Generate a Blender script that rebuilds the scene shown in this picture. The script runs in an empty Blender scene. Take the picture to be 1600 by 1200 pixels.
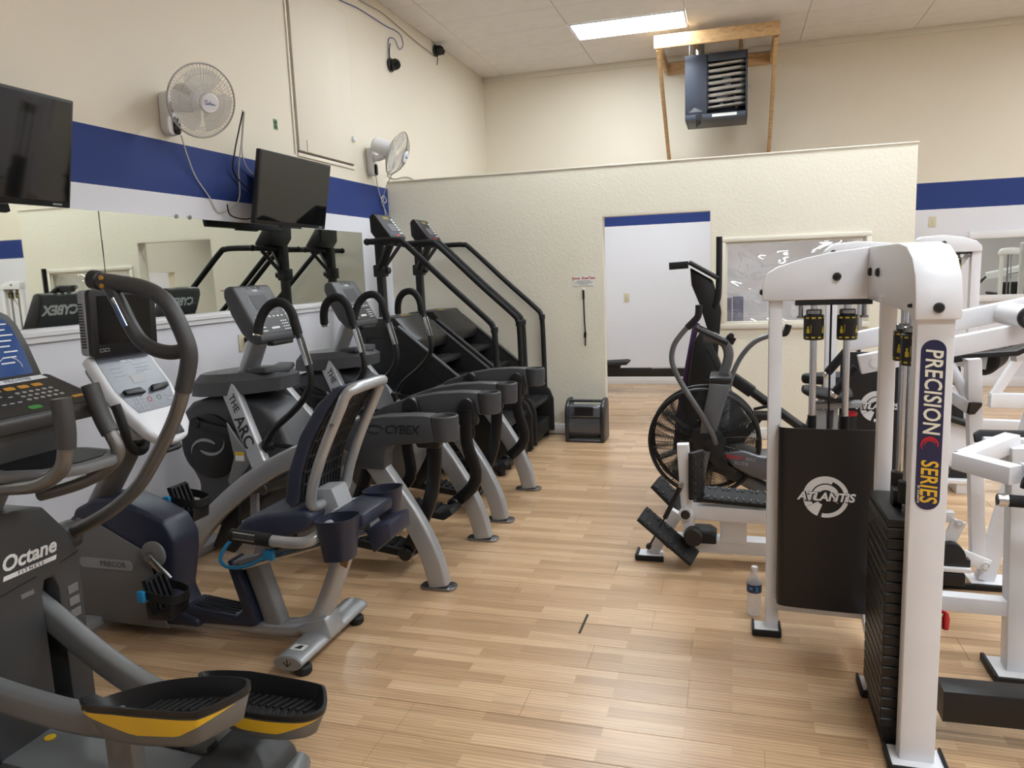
import bpy, bmesh, math, random
from mathutils import Vector, Matrix
random.seed(7)
PI = math.pi
sc = bpy.context.scene
COL = sc.collection

# ------------------------------------------------------------------ camera
def camera():
    cd = bpy.data.cameras.new('camera'); co = bpy.data.objects.new('camera', cd); COL.objects.link(co)
    cd.sensor_width = 36.0; cd.sensor_fit = 'HORIZONTAL'; cd.lens = 1180.4 / 1600 * 36
    cd.clip_start = 0.05; cd.clip_end = 100
    yaw, pit, rol = -0.2893, -0.14727, -0.03775
    cy, sy, cp, sp, cr, sr = math.cos(yaw), math.sin(yaw), math.cos(pit), math.sin(pit), math.cos(rol), math.sin(rol)
    f = Vector((sy * cp, cy * cp, sp)); r = Vector((cy, -sy, 0)); u = r.cross(f)
    r2 = cr * r + sr * u; u2 = -sr * r + cr * u
    m = Matrix((r2, u2, -f)).transposed().to_4x4(); m.translation = (0, 0, 1.58)
    co.matrix_world = m; sc.camera = co
camera()

# ------------------------------------------------------------------ world, exposure
w = bpy.data.worlds.new('world'); sc.world = w; w.use_nodes = True
w.node_tree.nodes['Background'].inputs[0].default_value = (0.9, 0.93, 1.0, 1)
w.node_tree.nodes['Background'].inputs[1].default_value = 0.05
vs = sc.view_settings; vs.view_transform = 'Standard'; vs.look = 'None'; vs.gamma = 1.0; vs.use_curve_mapping = False
vs.exposure = 0.24
LAMP = 26.0

# ------------------------------------------------------------------ materials
def lin(c):
    return tuple(((v / 255) / 12.92 if v / 255 <= 0.04045 else ((v / 255 + 0.055) / 1.055) ** 2.4) for v in c)
def N(nt, t, **kw):
    n = nt.nodes.new(t)
    for k, v in kw.items(): setattr(n, k, v)
    return n
def mat(name, rgb, rough=0.5, metal=0.0, var=0.06, scale=6.0, bump=0.0, bscale=200.0, spec=0.5, emit=0.0, alpha=1.0, coat=0.0):
    m = bpy.data.materials.new(name); m.use_nodes = True; nt = m.node_tree; b = nt.nodes['Principled BSDF']
    c = lin(rgb)
    b.inputs['Roughness'].default_value = rough; b.inputs['Metallic'].default_value = metal
    b.inputs['Specular IOR Level'].default_value = spec; b.inputs['Alpha'].default_value = alpha
    b.inputs['Coat Weight'].default_value = coat
    tc = N(nt, 'ShaderNodeTexCoord')
    if var > 0:
        nz = N(nt, 'ShaderNodeTexNoise'); nz.inputs['Scale'].default_value = scale; nz.inputs['Detail'].default_value = 4
        cr = N(nt, 'ShaderNodeValToRGB')
        cr.color_ramp.elements[0].position = 0.3; cr.color_ramp.elements[1].position = 0.7
        cr.color_ramp.elements[0].color = (*[v * (1 - var) for v in c], 1); cr.color_ramp.elements[1].color = (*[min(1, v * (1 + var)) for v in c], 1)
        nt.links.new(tc.outputs['Object'], nz.inputs['Vector']); nt.links.new(nz.outputs['Fac'], cr.inputs['Fac'])
        nt.links.new(cr.outputs['Color'], b.inputs['Base Color'])
    else: b.inputs['Base Color'].default_value = (*c, 1)
    if bump > 0:
        n2 = N(nt, 'ShaderNodeTexNoise'); n2.inputs['Scale'].default_value = bscale; n2.inputs['Detail'].default_value = 3
        bp = N(nt, 'ShaderNodeBump'); bp.inputs['Strength'].default_value = bump; bp.inputs['Distance'].default_value = 0.002
        nt.links.new(tc.outputs['Object'], n2.inputs['Vector']); nt.links.new(n2.outputs['Fac'], bp.inputs['Height']); nt.links.new(bp.outputs['Normal'], b.inputs['Normal'])
    if emit > 0:
        b.inputs['Emission Color'].default_value = (*c, 1); b.inputs['Emission Strength'].default_value = emit
    return m

M = {}
def reg(k, *a, **kw): M[k] = mat(k, *a, **kw)
reg('dark_plastic', (70, 71, 75), 0.42, var=0.05, bump=0.25, bscale=900)
reg('shroud_plastic', (62, 64, 68), 0.38, var=0.05, bump=0.2, bscale=900)
reg('black_plastic', (22, 22, 24), 0.42, var=0.08)
reg('black_rubber', (17, 17, 18), 0.65, var=0.1, bump=0.2, bscale=500)
reg('black_metal', (17, 17, 19), 0.38, var=0.08)
reg('black_matte', (9, 9, 10), 0.5, var=0.1)
reg('foam_grip', (15, 15, 16), 0.75, var=0.08, bump=0.3, bscale=700)
reg('silver_paint', (176, 178, 181), 0.33, metal=0.55, var=0.04)
reg('grey_paint', (132, 133, 134), 0.4, metal=0.3, var=0.05)
reg('light_grey', (150, 151, 153), 0.4, var=0.04)
reg('warm_grey', (104, 101, 97), 0.4, metal=0.25, var=0.05)
reg('taupe_tube', (116, 113, 109), 0.32, metal=0.5, var=0.04)
reg('octane_grey', (60, 60, 61), 0.45, var=0.05, bump=0.15, bscale=600)
reg('octane_light', (112, 113, 114), 0.42, metal=0.2, var=0.05)
reg('panel_grey', (110, 108, 106), 0.5, var=0.04)
reg('navy', (36, 40, 57), 0.42, var=0.06)
reg('navy_pad', (44, 50, 70), 0.5, var=0.06, bump=0.25, bscale=800)
reg('chrome', (205, 206, 208), 0.16, metal=1.0, var=0.02)
reg('steel', (150, 150, 150), 0.25, metal=0.9, var=0.04)
reg('white_powder', (234, 234, 238), 0.34, var=0.025, bump=0.15, bscale=600)
reg('white_plastic', (228, 228, 230), 0.4, var=0.02)
reg('cream_plate', (205, 196, 168), 0.45, var=0.03)
reg('screen_black', (5, 5, 6), 0.12, var=0.0, spec=0.25)
reg('lcd_grey', (34, 35, 38), 0.5, var=0.05)
reg('tv_screen', (16, 16, 16), 0.05, var=0.0, coat=0.3)
reg('console_blue', (30, 70, 130), 0.3, var=0.05)
reg('console_slate', (96, 99, 108), 0.3, var=0.05)
reg('console_white', (222, 224, 228), 0.3, var=0.02)
reg('blue_plastic', (38, 135, 190), 0.35, var=0.05)
reg('yellow', (222, 180, 40), 0.4, var=0.06)
reg('orange', (186, 132, 38), 0.4, var=0.05)
reg('red', (190, 30, 42), 0.4, var=0.05)
reg('ink_white', (232, 232, 232), 0.5, var=0.0)
reg('ink_grey', (150, 152, 155), 0.45, var=0.0)
reg('ink_black', (18, 18, 18), 0.5, var=0.0)
reg('ink_dim', (40, 41, 44), 0.35, var=0.0)
reg('ink_blue', (40, 80, 165), 0.5, var=0.0)
reg('decal_navy', (34, 36, 74), 0.35, var=0.03)
reg('ink_cream', (238, 232, 212), 0.45, var=0.0)
reg('collar_yellow', (196, 176, 40), 0.5, var=0.0)
reg('ink_gold', (232, 184, 50), 0.45, var=0.0)
reg('sticker_white', (226, 226, 220), 0.5, var=0.03)
reg('sticker_green', (60, 130, 60), 0.5, var=0.05)
reg('purple', (66, 40, 84), 0.45, var=0.06)
reg('cable_white', (205, 200, 192), 0.5, var=0.03)
reg('cable_grey', (150, 142, 132), 0.5, var=0.03)
reg('cable_blue', (70, 82, 150), 0.5, var=0.03)
reg('heater_blue', (58, 63, 76), 0.42, metal=0.2, var=0.05)
reg('heater_dark', (40, 42, 50), 0.45, var=0.05)
reg('heater_tube', (205, 203, 200), 0.33, metal=0.85, var=0.12, scale=14)
reg('blower_grey', (84, 87, 94), 0.18, var=0.04)
reg('blower_dark', (42, 44, 49), 0.35, var=0.04)
reg('mat_blue', (28, 46, 110), 0.6, var=0.08)
reg('bike_grey', (104, 105, 108), 0.3, metal=0.4, var=0.05)
reg('cage_black', (20, 20, 21), 0.4, var=0.0)
reg('fan_blade', (196, 192, 186), 0.4, var=0.03)
reg('wire_grey', (172, 168, 162), 0.35, metal=0.3, var=0.0)
reg('ceiling_tile', (228, 223, 216), 0.85, var=0.03, bump=0.5, bscale=160)
reg('trim_paint', (222, 216, 202), 0.6, var=0.02)
reg('trim_white', (226, 225, 226), 0.45, var=0.02)
reg('cream_wall', (228, 222, 205), 0.7, var=0.025, scale=1.2, bump=0.9, bscale=48)
reg('cream_smooth', (230, 221, 204), 0.7, var=0.02, scale=1.0)
reg('plastic_red_tag', (180, 30, 35), 0.4, var=0.03)
reg('mirror', (222, 226, 218), 0.015, metal=1.0, var=0.0)
reg('gap_dark', (60, 52, 46), 0.8, var=0.1)

def wall_mat(name, bump, bs):
    m = mat(name, (228, 220, 203), 0.68, var=0.0); nt = m.node_tree; b = nt.nodes['Principled BSDF']
    g = N(nt, 'ShaderNodeNewGeometry'); sx = N(nt, 'ShaderNodeSeparateXYZ'); nt.links.new(g.outputs['Position'], sx.inputs[0])
    mr = N(nt, 'ShaderNodeMath', operation='MULTIPLY'); mr.inputs[1].default_value = 0.2; nt.links.new(sx.outputs['Z'], mr.inputs[0])
    cr = N(nt, 'ShaderNodeValToRGB'); cr.color_ramp.interpolation = 'CONSTANT'; e = cr.color_ramp.elements
    e[0].position = 0; e[0].color = (*lin((224, 224, 230)), 1); e[1].position = 2.125 * 0.2; e[1].color = (*lin((19, 48, 116)), 1)
    k = e.new(2.432 * 0.2); k.color = (*lin((228, 219, 201)), 1)
    nt.links.new(mr.outputs[0], cr.inputs['Fac'])
    nz = N(nt, 'ShaderNodeTexNoise'); nz.inputs['Scale'].default_value = 1.1; nz.inputs['Detail'].default_value = 5
    nt.links.new(g.outputs['Position'], nz.inputs['Vector'])
    hs = N(nt, 'ShaderNodeMapRange'); hs.inputs['To Min'].default_value = 0.95; hs.inputs['To Max'].default_value = 1.04; nt.links.new(nz.outputs['Fac'], hs.inputs['Value'])
    mx = N(nt, 'ShaderNodeMix', data_type='RGBA', blend_type='MULTIPLY'); mx.inputs['Factor'].default_value = 1.0
    nt.links.new(cr.outputs['Color'], mx.inputs['A']); nt.links.new(hs.outputs[0], mx.inputs['B']); nt.links.new(mx.outputs['Result'], b.inputs['Base Color'])
    n2 = N(nt, 'ShaderNodeTexNoise'); n2.inputs['Scale'].default_value = bs; n2.inputs['Detail'].default_value = 4
    nt.links.new(g.outputs['Position'], n2.inputs['Vector'])
    bp = N(nt, 'ShaderNodeBump'); bp.inputs['Strength'].default_value = bump; bp.inputs['Distance'].default_value = 0.003
    nt.links.new(n2.outputs['Fac'], bp.inputs['Height']); nt.links.new(bp.outputs['Normal'], b.inputs['Normal'])
    return m
M['band_wall'] = wall_mat('band_wall', 0.2, 40)

def wood_floor():
    m = bpy.data.materials.new('laminate'); m.use_nodes = True; nt = m.node_tree; b = nt.nodes['Principled BSDF']
    g = N(nt, 'ShaderNodeNewGeometry')
    br = N(nt, 'ShaderNodeTexBrick'); br.offset = 0.37; br.offset_frequency = 2; br.squash = 1.0
    br.inputs['Color1'].default_value = (0, 0, 0, 1); br.inputs['Color2'].default_value = (1, 1, 1, 1); br.inputs['Mortar'].default_value = (0.35, 0.35, 0.35, 1)
    br.inputs['Scale'].default_value = 1.0; br.inputs['Mortar Size'].default_value = 0.0004; br.inputs['Bias'].default_value = 0.0
    br.inputs['Brick Width'].default_value = 0.43; br.inputs['Row Height'].default_value = 0.0633
    nt.links.new(g.outputs['Position'], br.inputs['Vector'])
    cr = N(nt, 'ShaderNodeValToRGB'); e = cr.color_ramp.elements
    e[0].position = 0.0; e[0].color = (*lin((182, 148, 112)), 1); e[1].position = 1.0; e[1].color = (*lin((212, 179, 142)), 1)
    k = e.new(0.5); k.color = (*lin((198, 163, 126)), 1)
    nt.links.new(br.outputs['Color'], cr.inputs['Fac'])
    # grain, stretched along the boards, shifted per strip
    mp = N(nt, 'ShaderNodeMapping'); mp.inputs['Scale'].default_value = (2.2, 34, 1)
    ad = N(nt, 'ShaderNodeVectorMath', operation='ADD'); sc_ = N(nt, 'ShaderNodeVectorMath', operation='SCALE'); sc_.inputs['Scale'].default_value = 7.3
    nt.links.new(br.outputs['Color'], sc_.inputs[0]); nt.links.new(g.outputs['Position'], ad.inputs[0]); nt.links.new(sc_.outputs[0], ad.inputs[1])
    nt.links.new(ad.outputs[0], mp.inputs['Vector'])
    nz = N(nt, 'ShaderNodeTexNoise'); nz.inputs['Scale'].default_value = 1.0; nz.inputs['Detail'].default_value = 5; nz.inputs['Distortion'].default_value = 1.6
    nt.links.new(mp.outputs[0], nz.inputs['Vector'])
    wv = N(nt, 'ShaderNodeTexWave', wave_type='BANDS', bands_direction='Y'); wv.inputs['Scale'].default_value = 0.55; wv.inputs['Distortion'].default_value = 5.0; wv.inputs['Detail'].default_value = 2.0; wv.inputs['Detail Scale'].default_value = 1.2
    nt.links.new(mp.outputs[0], wv.inputs['Vector'])
    m1 = N(nt, 'ShaderNodeMath', operation='MULTIPLY'); nt.links.new(nz.outputs['Fac'], m1.inputs[0]); m1.inputs[1].default_value = 0.7
    m2 = N(nt, 'ShaderNodeMath', operation='MULTIPLY_ADD'); nt.links.new(wv.outputs['Fac'], m2.inputs[0]); m2.inputs[1].default_value = 0.3; nt.links.new(m1.outputs[0], m2.inputs[2])
    mr = N(nt, 'ShaderNodeMapRange'); mr.inputs['From Min'].default_value = 0.2; mr.inputs['From Max'].default_value = 0.8; mr.inputs['To Min'].default_value = 0.74; mr.inputs['To Max'].default_value = 1.16
    nt.links.new(m2.outputs[0], mr.inputs['Value'])
    mx = N(nt, 'ShaderNodeMix', data_type='RGBA', blend_type='MULTIPLY'); mx.inputs['Factor'].default_value = 1.0
    nt.links.new(cr.outputs['Color'], mx.inputs['A']); nt.links.new(mr.outputs[0], mx.inputs['B']); nt.links.new(mx.outputs['Result'], b.inputs['Base Color'])
    b.inputs['Roughness'].default_value = 0.27; b.inputs['Specular IOR Level'].default_value = 0.5
    bp = N(nt, 'ShaderNodeBump'); bp.inputs['Strength'].default_value = 0.06; bp.inputs['Distance'].default_value = 0.001
    nt.links.new(nz.outputs['Fac'], bp.inputs['Height']); nt.links.new(bp.outputs['Normal'], b.inputs['Normal'])
    return m
M['laminate'] = wood_floor()

def lumber():
    m = mat('lumber', (205, 165, 110), 0.6, var=0.0); nt = m.node_tree; b = nt.nodes['Principled BSDF']
    tc = N(nt, 'ShaderNodeTexCoord'); mp = N(nt, 'ShaderNodeMapping'); mp.inputs['Scale'].default_value = (3, 3, 14); nt.links.new(tc.outputs['Object'], mp.inputs['Vector'])
    wv = N(nt, 'ShaderNodeTexNoise'); wv.inputs['Scale'].default_value = 3; wv.inputs['Detail'].default_value = 5; wv.inputs['Distortion'].default_value = 2; nt.links.new(mp.outputs[0], wv.inputs['Vector'])
    cr = N(nt, 'ShaderNodeValToRGB'); cr.color_ramp.elements[0].position = 0.3; cr.color_ramp.elements[1].position = 0.7
    cr.color_ramp.elements[0].color = (*lin((184, 142, 96)), 1); cr.color_ramp.elements[1].color = (*lin((218, 182, 132)), 1)
    nt.links.new(wv.outputs['Fac'], cr.inputs['Fac']); nt.links.new(cr.outputs['Color'], b.inputs['Base Color'])
    return m
M['lumber'] = lumber()

def film():
    m = bpy.data.materials.new('plastic_film'); m.use_nodes = True; nt = m.node_tree; nt.nodes.remove(nt.nodes['Principled BSDF']); out = nt.nodes['Material Output']
    tr = N(nt, 'ShaderNodeBsdfTransparent'); tr.inputs[0].default_value = (0.86, 0.86, 0.87, 1)
    gl = N(nt, 'ShaderNodeBsdfGlossy'); gl.inputs['Roughness'].default_value = 0.04; gl.inputs[0].default_value = (0.95, 0.95, 0.95, 1)
    df = N(nt, 'ShaderNodeBsdfTranslucent'); df.inputs[0].default_value = (0.8, 0.8, 0.82, 1)
    tc = N(nt, 'ShaderNodeTexCoord'); nz = N(nt, 'ShaderNodeTexNoise'); nz.inputs['Scale'].default_value = 2.2; nz.inputs['Detail'].default_value = 0.6; nz.inputs['Distortion'].default_value = 0.9
    mp = N(nt, 'ShaderNodeMapping'); mp.inputs['Scale'].default_value = (1, 1, 1.6); mp.inputs['Rotation'].default_value = (0, 0.5, 0)
    nt.links.new(tc.outputs['Object'], mp.inputs['Vector']); nt.links.new(mp.outputs[0], nz.inputs['Vector'])
    bp = N(nt, 'ShaderNodeBump'); bp.inputs['Strength'].default_value = 1.0; bp.inputs['Distance'].default_value = 0.07
    nt.links.new(nz.outputs['Fac'], bp.inputs['Height']); nt.links.new(bp.outputs['Normal'], gl.inputs['Normal'])
    a = N(nt, 'ShaderNodeMixShader'); a.inputs[0].default_value = 0.25; nt.links.new(tr.outputs[0], a.inputs[1]); nt.links.new(df.outputs[0], a.inputs[2])
    c = N(nt, 'ShaderNodeMixShader'); c.inputs[0].default_value = 0.16; nt.links.new(a.outputs[0], c.inputs[1]); nt.links.new(gl.outputs[0], c.inputs[2])
    nt.links.new(c.outputs[0], out.inputs[0]); return m
M['film'] = film()
def clear(name, tint, rough=0.05, mixf=0.75):
    m = bpy.data.materials.new(name); m.use_nodes = True; nt = m.node_tree; b = nt.nodes['Principled BSDF']; out = nt.nodes['Material Output']
    b.inputs['Base Color'].default_value = (*tint, 1); b.inputs['Roughness'].default_value = rough
    nz = N(nt, 'ShaderNodeTexNoise'); nz.inputs['Scale'].default_value = 60
    bp = N(nt, 'ShaderNodeBump'); bp.inputs['Strength'].default_value = 0.15; nt.links.new(nz.outputs['Fac'], bp.inputs['Height']); nt.links.new(bp.outputs['Normal'], b.inputs['Normal'])
    tr = N(nt, 'ShaderNodeBsdfTransparent'); mx = N(nt, 'ShaderNodeMixShader'); mx.inputs[0].default_value = mixf
    nt.links.new(b.outputs[0], mx.inputs[1]); nt.links.new(tr.outputs[0], mx.inputs[2]); nt.links.new(mx.outputs[0], out.inputs[0]); return m
M['clear_bottle'] = clear('clear_bottle', (0.85, 0.88, 0.9), 0.08, 0.6)
M['clear_blade'] = clear('clear_blade', (0.75, 0.74, 0.72), 0.2, 0.45)
def lamp_mat():
    m = bpy.data.materials.new('lamp_diffuser'); m.use_nodes = True; nt = m.node_tree; b = nt.nodes['Principled BSDF']
    b.inputs['Base Color'].default_value = (0.9, 0.9, 0.9, 1); b.inputs['Emission Color'].default_value = (0.86, 0.94, 1.0, 1); b.inputs['Emission Strength'].default_value = LAMP
    return m
M['lamp'] = lamp_mat()

# ------------------------------------------------------------------ mesh builder
def V(*a): return Vector(a)
def catmull(pts, n):
    P = [Vector(p) for p in pts]; out = []
    if n <= 1 or len(P) < 3: return P
    for i in range(len(P) - 1):
        p0 = P[max(i - 1, 0)]; p1 = P[i]; p2 = P[i + 1]; p3 = P[min(i + 2, len(P) - 1)]
        for k in range(n):
            t = k / n; t2 = t * t; t3 = t2 * t
            out.append(0.5 * ((2 * p1) + (p2 - p0) * t + (2 * p0 - 5 * p1 + 4 * p2 - p3) * t2 + (3 * p1 - p0 - 3 * p2 + p3) * t3))
    out.append(P[-1]); return out
def circ(r, n, ry=None): return [(r * math.cos(2 * PI * k / n), (ry or r) * math.sin(2 * PI * k / n)) for k in range(n)]
def rrect(w, h, r, n=3):
    o = []
    for cx, cy, a0 in ((w / 2 - r, h / 2 - r, 0), (-w / 2 + r, h / 2 - r, 90), (-w / 2 + r, -h / 2 + r, 180), (w / 2 - r, -h / 2 + r, 270)):
        for k in range(n + 1):
            a = math.radians(a0 + 90 * k / n); o.append((cx + r * math.cos(a), cy + r * math.sin(a)))
    return o
class MB:
    def __init__(s): s.v = []; s.f = []
    def add(s, vs, fs):
        o = len(s.v); s.v += [tuple(v) for v in vs]; s.f += [tuple(i + o for i in f) for f in fs]; return s
    def addbm(s, bm):
        bm.verts.index_update(); s.add([v.co for v in bm.verts], [[v.index for v in f.verts] for f in bm.faces]); bm.free(); return s
    def poly(s, pts, n, bev=0.0, seg=2, face=True):
        """prism: closed outline pts (3-D), extruded by vector n, edges rounded by bev"""
        bm = bmesh.new(); P = [Vector(p) for p in pts]; n = Vector(n)
        a = [bm.verts.new(p) for p in P]; b = [bm.verts.new(p + n) for p in P]; L = len(P)
        bm.faces.new(a); bm.faces.new(b[::-1])
        for i in range(L): bm.faces.new((a[i], b[i], b[(i + 1) % L], a[(i + 1) % L]))
        bmesh.ops.recalc_face_normals(bm, faces=bm.faces[:])
        if bev > 0:
            es = [e for e in bm.edges if e.calc_face_angle(0) > 0.5]
            try: bmesh.ops.bevel(bm, geom=es, offset=bev, segments=seg, profile=0.5, affect='EDGES', clamp_overlap=True)
            except Exception: pass
        return s.addbm(bm)
    def prism(s, pts, a0, a1, ax='y', bev=0.0, seg=2):
        if ax == 'y': P = [(p[0], a0, p[1]) for p in pts]; n = (0, a1 - a0, 0)
        elif ax == 'x': P = [(a0, p[0], p[1]) for p in pts]; n = (a1 - a0, 0, 0)
        else: P = [(p[0], p[1], a0) for p in pts]; n = (0, 0, a1 - a0)
        return s.poly(P, n, bev, seg)
    def box(s, lo, hi, bev=0.0, seg=2):
        return s.prism([(lo[0], lo[1]), (hi[0], lo[1]), (hi[0], hi[1]), (lo[0], hi[1])], lo[2], hi[2], 'z', bev, seg)
    def bar(s, a, b, w, h, up=(0, 0, 1), bev=0.004, roll=0):
        """rectangular bar from a to b, w across, h along up"""
        return s.sweep([a, b], rrect(w, h, min(bev, w / 2.1, h / 2.1), 2), up)
    def sweep(s, pts, sect, up=(0, 0, 1), n=1, cap=True, scale=None):
        P = catmull(pts, n); L = len(P); up = Vector(up); vs = []; K = len(sect)
        for i, p in enumerate(P):
            t = (P[min(i + 1, L - 1)] - P[max(i - 1, 0)]).normalized()
            sd = t.cross(up)
            if sd.length < 1e-4: sd = t.cross(Vector((1, 0, 0.01)))
            sd.normalize(); u = sd.cross(t).normalized(); k = 1 if scale is None else scale(i / (L - 1))
            for a, b in sect: vs.append(p + sd * a * k + u * b * k)
        fs = [(i * K + j, i * K + (j + 1) % K, (i + 1) * K + (j + 1) % K, (i + 1) * K + j) for i in range(L - 1) for j in range(K)]
        if cap: fs += [tuple(range(K))[::-1], tuple((L - 1) * K + j for j in range(K))]
        return s.add(vs, fs)
    def tube(s, pts, r, n=4, seg=10, cap=True, scale=None):
        P = catmull(pts, n); L = len(P); vs = []
        t = (P[1] - P[0]).normalized(); ref = Vector((0, 0, 1)) if abs(t.z) < 0.9 else Vector((1, 0, 0)); u = t.cross(ref).normalized()
        for i, p in enumerate(P):
            t = (P[min(i + 1, L - 1)] - P[max(i - 1, 0)]).normalized(); u = (u - t * u.dot(t)).normalized(); v = t.cross(u)
            rr = r if scale is None else r * scale(i / max(1, L - 1))
            for k in range(seg):
                a = 2 * PI * k / seg; vs.append(p + (u * math.cos(a) + v * math.sin(a)) * rr)
        fs = [(i * seg + j, i * seg + (j + 1) % seg, (i + 1) * seg + (j + 1) % seg, (i + 1) * seg + j) for i in range(L - 1) for j in range(seg)]
        if cap: fs += [tuple(range(seg))[::-1], tuple((L - 1) * seg + j for j in range(seg))]
        return s.add(vs, fs)
    def ring(s, c, axis, R, r, n=40, seg=6):
        c = Vector(c); t = Vector(axis).normalized(); u = t.orthogonal().normalized(); v = t.cross(u); vs = []
        for i in range(n):
            a = 2 * PI * i / n; d = u * math.cos(a) + v * math.sin(a)
            for k in range(seg):
                b = 2 * PI * k / seg; vs.append(c + d * (R + r * math.cos(b)) + t * r * math.sin(b))
        fs = [(i * seg + j, ((i + 1) % n) * seg + j, ((i + 1) % n) * seg + (j + 1) % seg, i * seg + (j + 1) % seg) for i in range(n) for j in range(seg)]
        return s.add(vs, fs)
    def lathe(s, prof, o, axis=(0, 0, 1), n=24, sx=1.0):
        """prof: (radius, height) list along axis from o"""
        o = Vector(o); t = Vector(axis).normalized(); u = t.orthogonal().normalized()
        if abs(t.z) > 0.99: u = Vector((1, 0, 0))
        v = t.cross(u); vs = []; L = len(prof)
        for r, h in prof:
            for k in range(n):
                a = 2 * PI * k / n; vs.append(o + t * h + (u * math.cos(a) * sx + v * math.sin(a)) * max(r, 1e-5))
        fs = [(i * n + j, i * n + (j + 1) % n, (i + 1) * n + (j + 1) % n, (i + 1) * n + j) for i in range(L - 1) for j in range(n)]
        if prof[0][0] > 1e-4: fs.append(tuple(range(n))[::-1])
        if prof[-1][0] > 1e-4: fs.append(tuple((L - 1) * n + j for j in range(n)))
        return s.add(vs, fs)
    def cyl(s, a, b, r, n=20, bev=0.0):
        a = Vector(a); b = Vector(b); h = (b - a).length; e = min(bev, r * 0.5, h * 0.4)
        pr = [(r - e, 0), (r, e), (r, h - e), (r - e, h)] if e > 0 else [(r, 0), (r, h)]
        return s.lathe(pr, a, b - a, n)
    def ball(s, c, r, n=16, sz=1.0):
        m = n // 2
        return s.lathe([(r * math.sin(PI * k / m), -r * sz * math.cos(PI * k / m)) for k in range(m + 1)], c, (0, 0, 1), n)
    def mesh(s, name, org=(0, 0, 0), ang=35):
        me = bpy.data.meshes.new(name); o = Vector(org)
        me.from_pydata([tuple(Vector(v) - o) for v in s.v], [], s.f); me.validate(); me.update()
        bm = bmesh.new(); bm.from_mesh(me); bmesh.ops.recalc_face_normals(bm, faces=bm.faces[:]); bm.to_mesh(me); bm.free()
        me.polygons.foreach_set('use_smooth', [True] * len(me.polygons)); me.set_sharp_from_angle(angle=math.radians(ang))
        return me
ORG = {}
def tag(o, label, cat, group=None):
    o['label'] = label; o['category'] = cat
    if group: o['group'] = group
    return o
def thing(name, label, cat, loc=(0, 0, 0), group=None):
    o = bpy.data.objects.new(name, None); COL.objects.link(o); o.location = loc; o.empty_display_size = 0.1
    ORG[o.name] = Vector(loc); return tag(o, label, cat, group)
def part(par, name, mb, m, label=None, ang=35):
    org = ORG[par.name]; o = bpy.data.objects.new(name, mb.mesh(name, org, ang)); COL.objects.link(o)
    o.data.materials.append(M[m] if isinstance(m, str) else m); o.parent = par; ORG[o.name] = org
    if label: o['label'] = label
    return o
def solo(name, mb, m, label, cat, loc=(0, 0, 0), group=None, ang=35):
    o = bpy.data.objects.new(name, mb.mesh(name, loc, ang)); COL.objects.link(o); o.location = loc
    o.data.materials.append(M[m] if isinstance(m, str) else m); ORG[o.name] = Vector(loc); return tag(o, label, cat, group)
def struct(name, mb, m, par=None):
    o = bpy.data.objects.new(name, mb.mesh(name)); COL.objects.link(o); o.data.materials.append(M[m]); ORG[o.name] = Vector((0, 0, 0))
    if par: o.parent = par
    else: o['kind'] = 'structure'
    return o
def dup(root, loc, label, rotz=None):
    def cp(o, p):
        c = o.copy(); COL.objects.link(c)
        if p: c.parent = p
        for ch in o.children: cp(ch, c)
        return c
    r = cp(root, None); r.location = loc; r['label'] = label
    if rotz is not None: r.rotation_euler[2] = rotz
    ORG[r.name] = Vector(loc); return r
def text(par, s, m, size, o, xd, yd, ext=0.0006, off=0.0, shear=0.0, al='CENTER', sx=1.0, name='lettering', sp=1.0):
    cu = bpy.data.curves.new('t', 'FONT'); cu.body = s; cu.size = size; cu.align_x = al; cu.align_y = 'CENTER'; cu.extrude = ext; cu.offset = off; cu.shear = shear
    cu.resolution_u = 3; cu.space_character = sp
    t = bpy.data.objects.new('t', cu); COL.objects.link(t)
    me = bpy.data.meshes.new_from_object(t.evaluated_get(bpy.context.evaluated_depsgraph_get()))
    bpy.data.objects.remove(t); bpy.data.curves.remove(cu)
    xd = Vector(xd).normalized(); yd = Vector(yd).normalized(); zd = xd.cross(yd); org = ORG[par.name]; o = Vector(o)
    for v in me.vertices: v.co = o + xd * v.co.x * sx + yd * v.co.y + zd * (v.co.z + ext) - org
    me.name = name; me.materials.clear(); me.materials.append(M[m])
    ob = bpy.data.objects.new(name, me); COL.objects.link(ob); ob.parent = par; ORG[ob.name] = org; return ob
def frame(o, u, v):
    """maps 2-D (a,b) to 3-D on a plane"""
    o = Vector(o); u = Vector(u).normalized(); v = Vector(v).normalized(); n = u.cross(v)
    return (lambda a, b, c=0.0: o + u * a + v * b + n * c), n
def swirl(par, m, fr, c, r, name='emblem'):
    """crescent swirl emblem flat on a plane"""
    F, n = fr; mb = MB(); k = 22
    for rr, w, a0, a1 in ((r, 0.34, -0.3, 3.9), (r * 0.62, 0.3, 0.2, 3.6)):
        o1 = []; o2 = []
        for i in range(k + 1):
            t = i / k; a = a0 + (a1 - a0) * t; ww = rr * w * math.sin(PI * min(1, t * 0.85 + 0.12)) 
            o1.append(F(c[0] + rr * math.cos(a), c[1] + rr * math.sin(a))); o2.append(F(c[0] + (rr - ww) * math.cos(a), c[1] + (rr - ww) * math.sin(a)))
        vs = [p + n * 0.0008 for p in o1 + o2]
        mb.add(vs, [(i, i + 1, k + 1 + i + 1, k + 1 + i) for i in range(k)])
    return part(par, name, mb, m)
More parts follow.
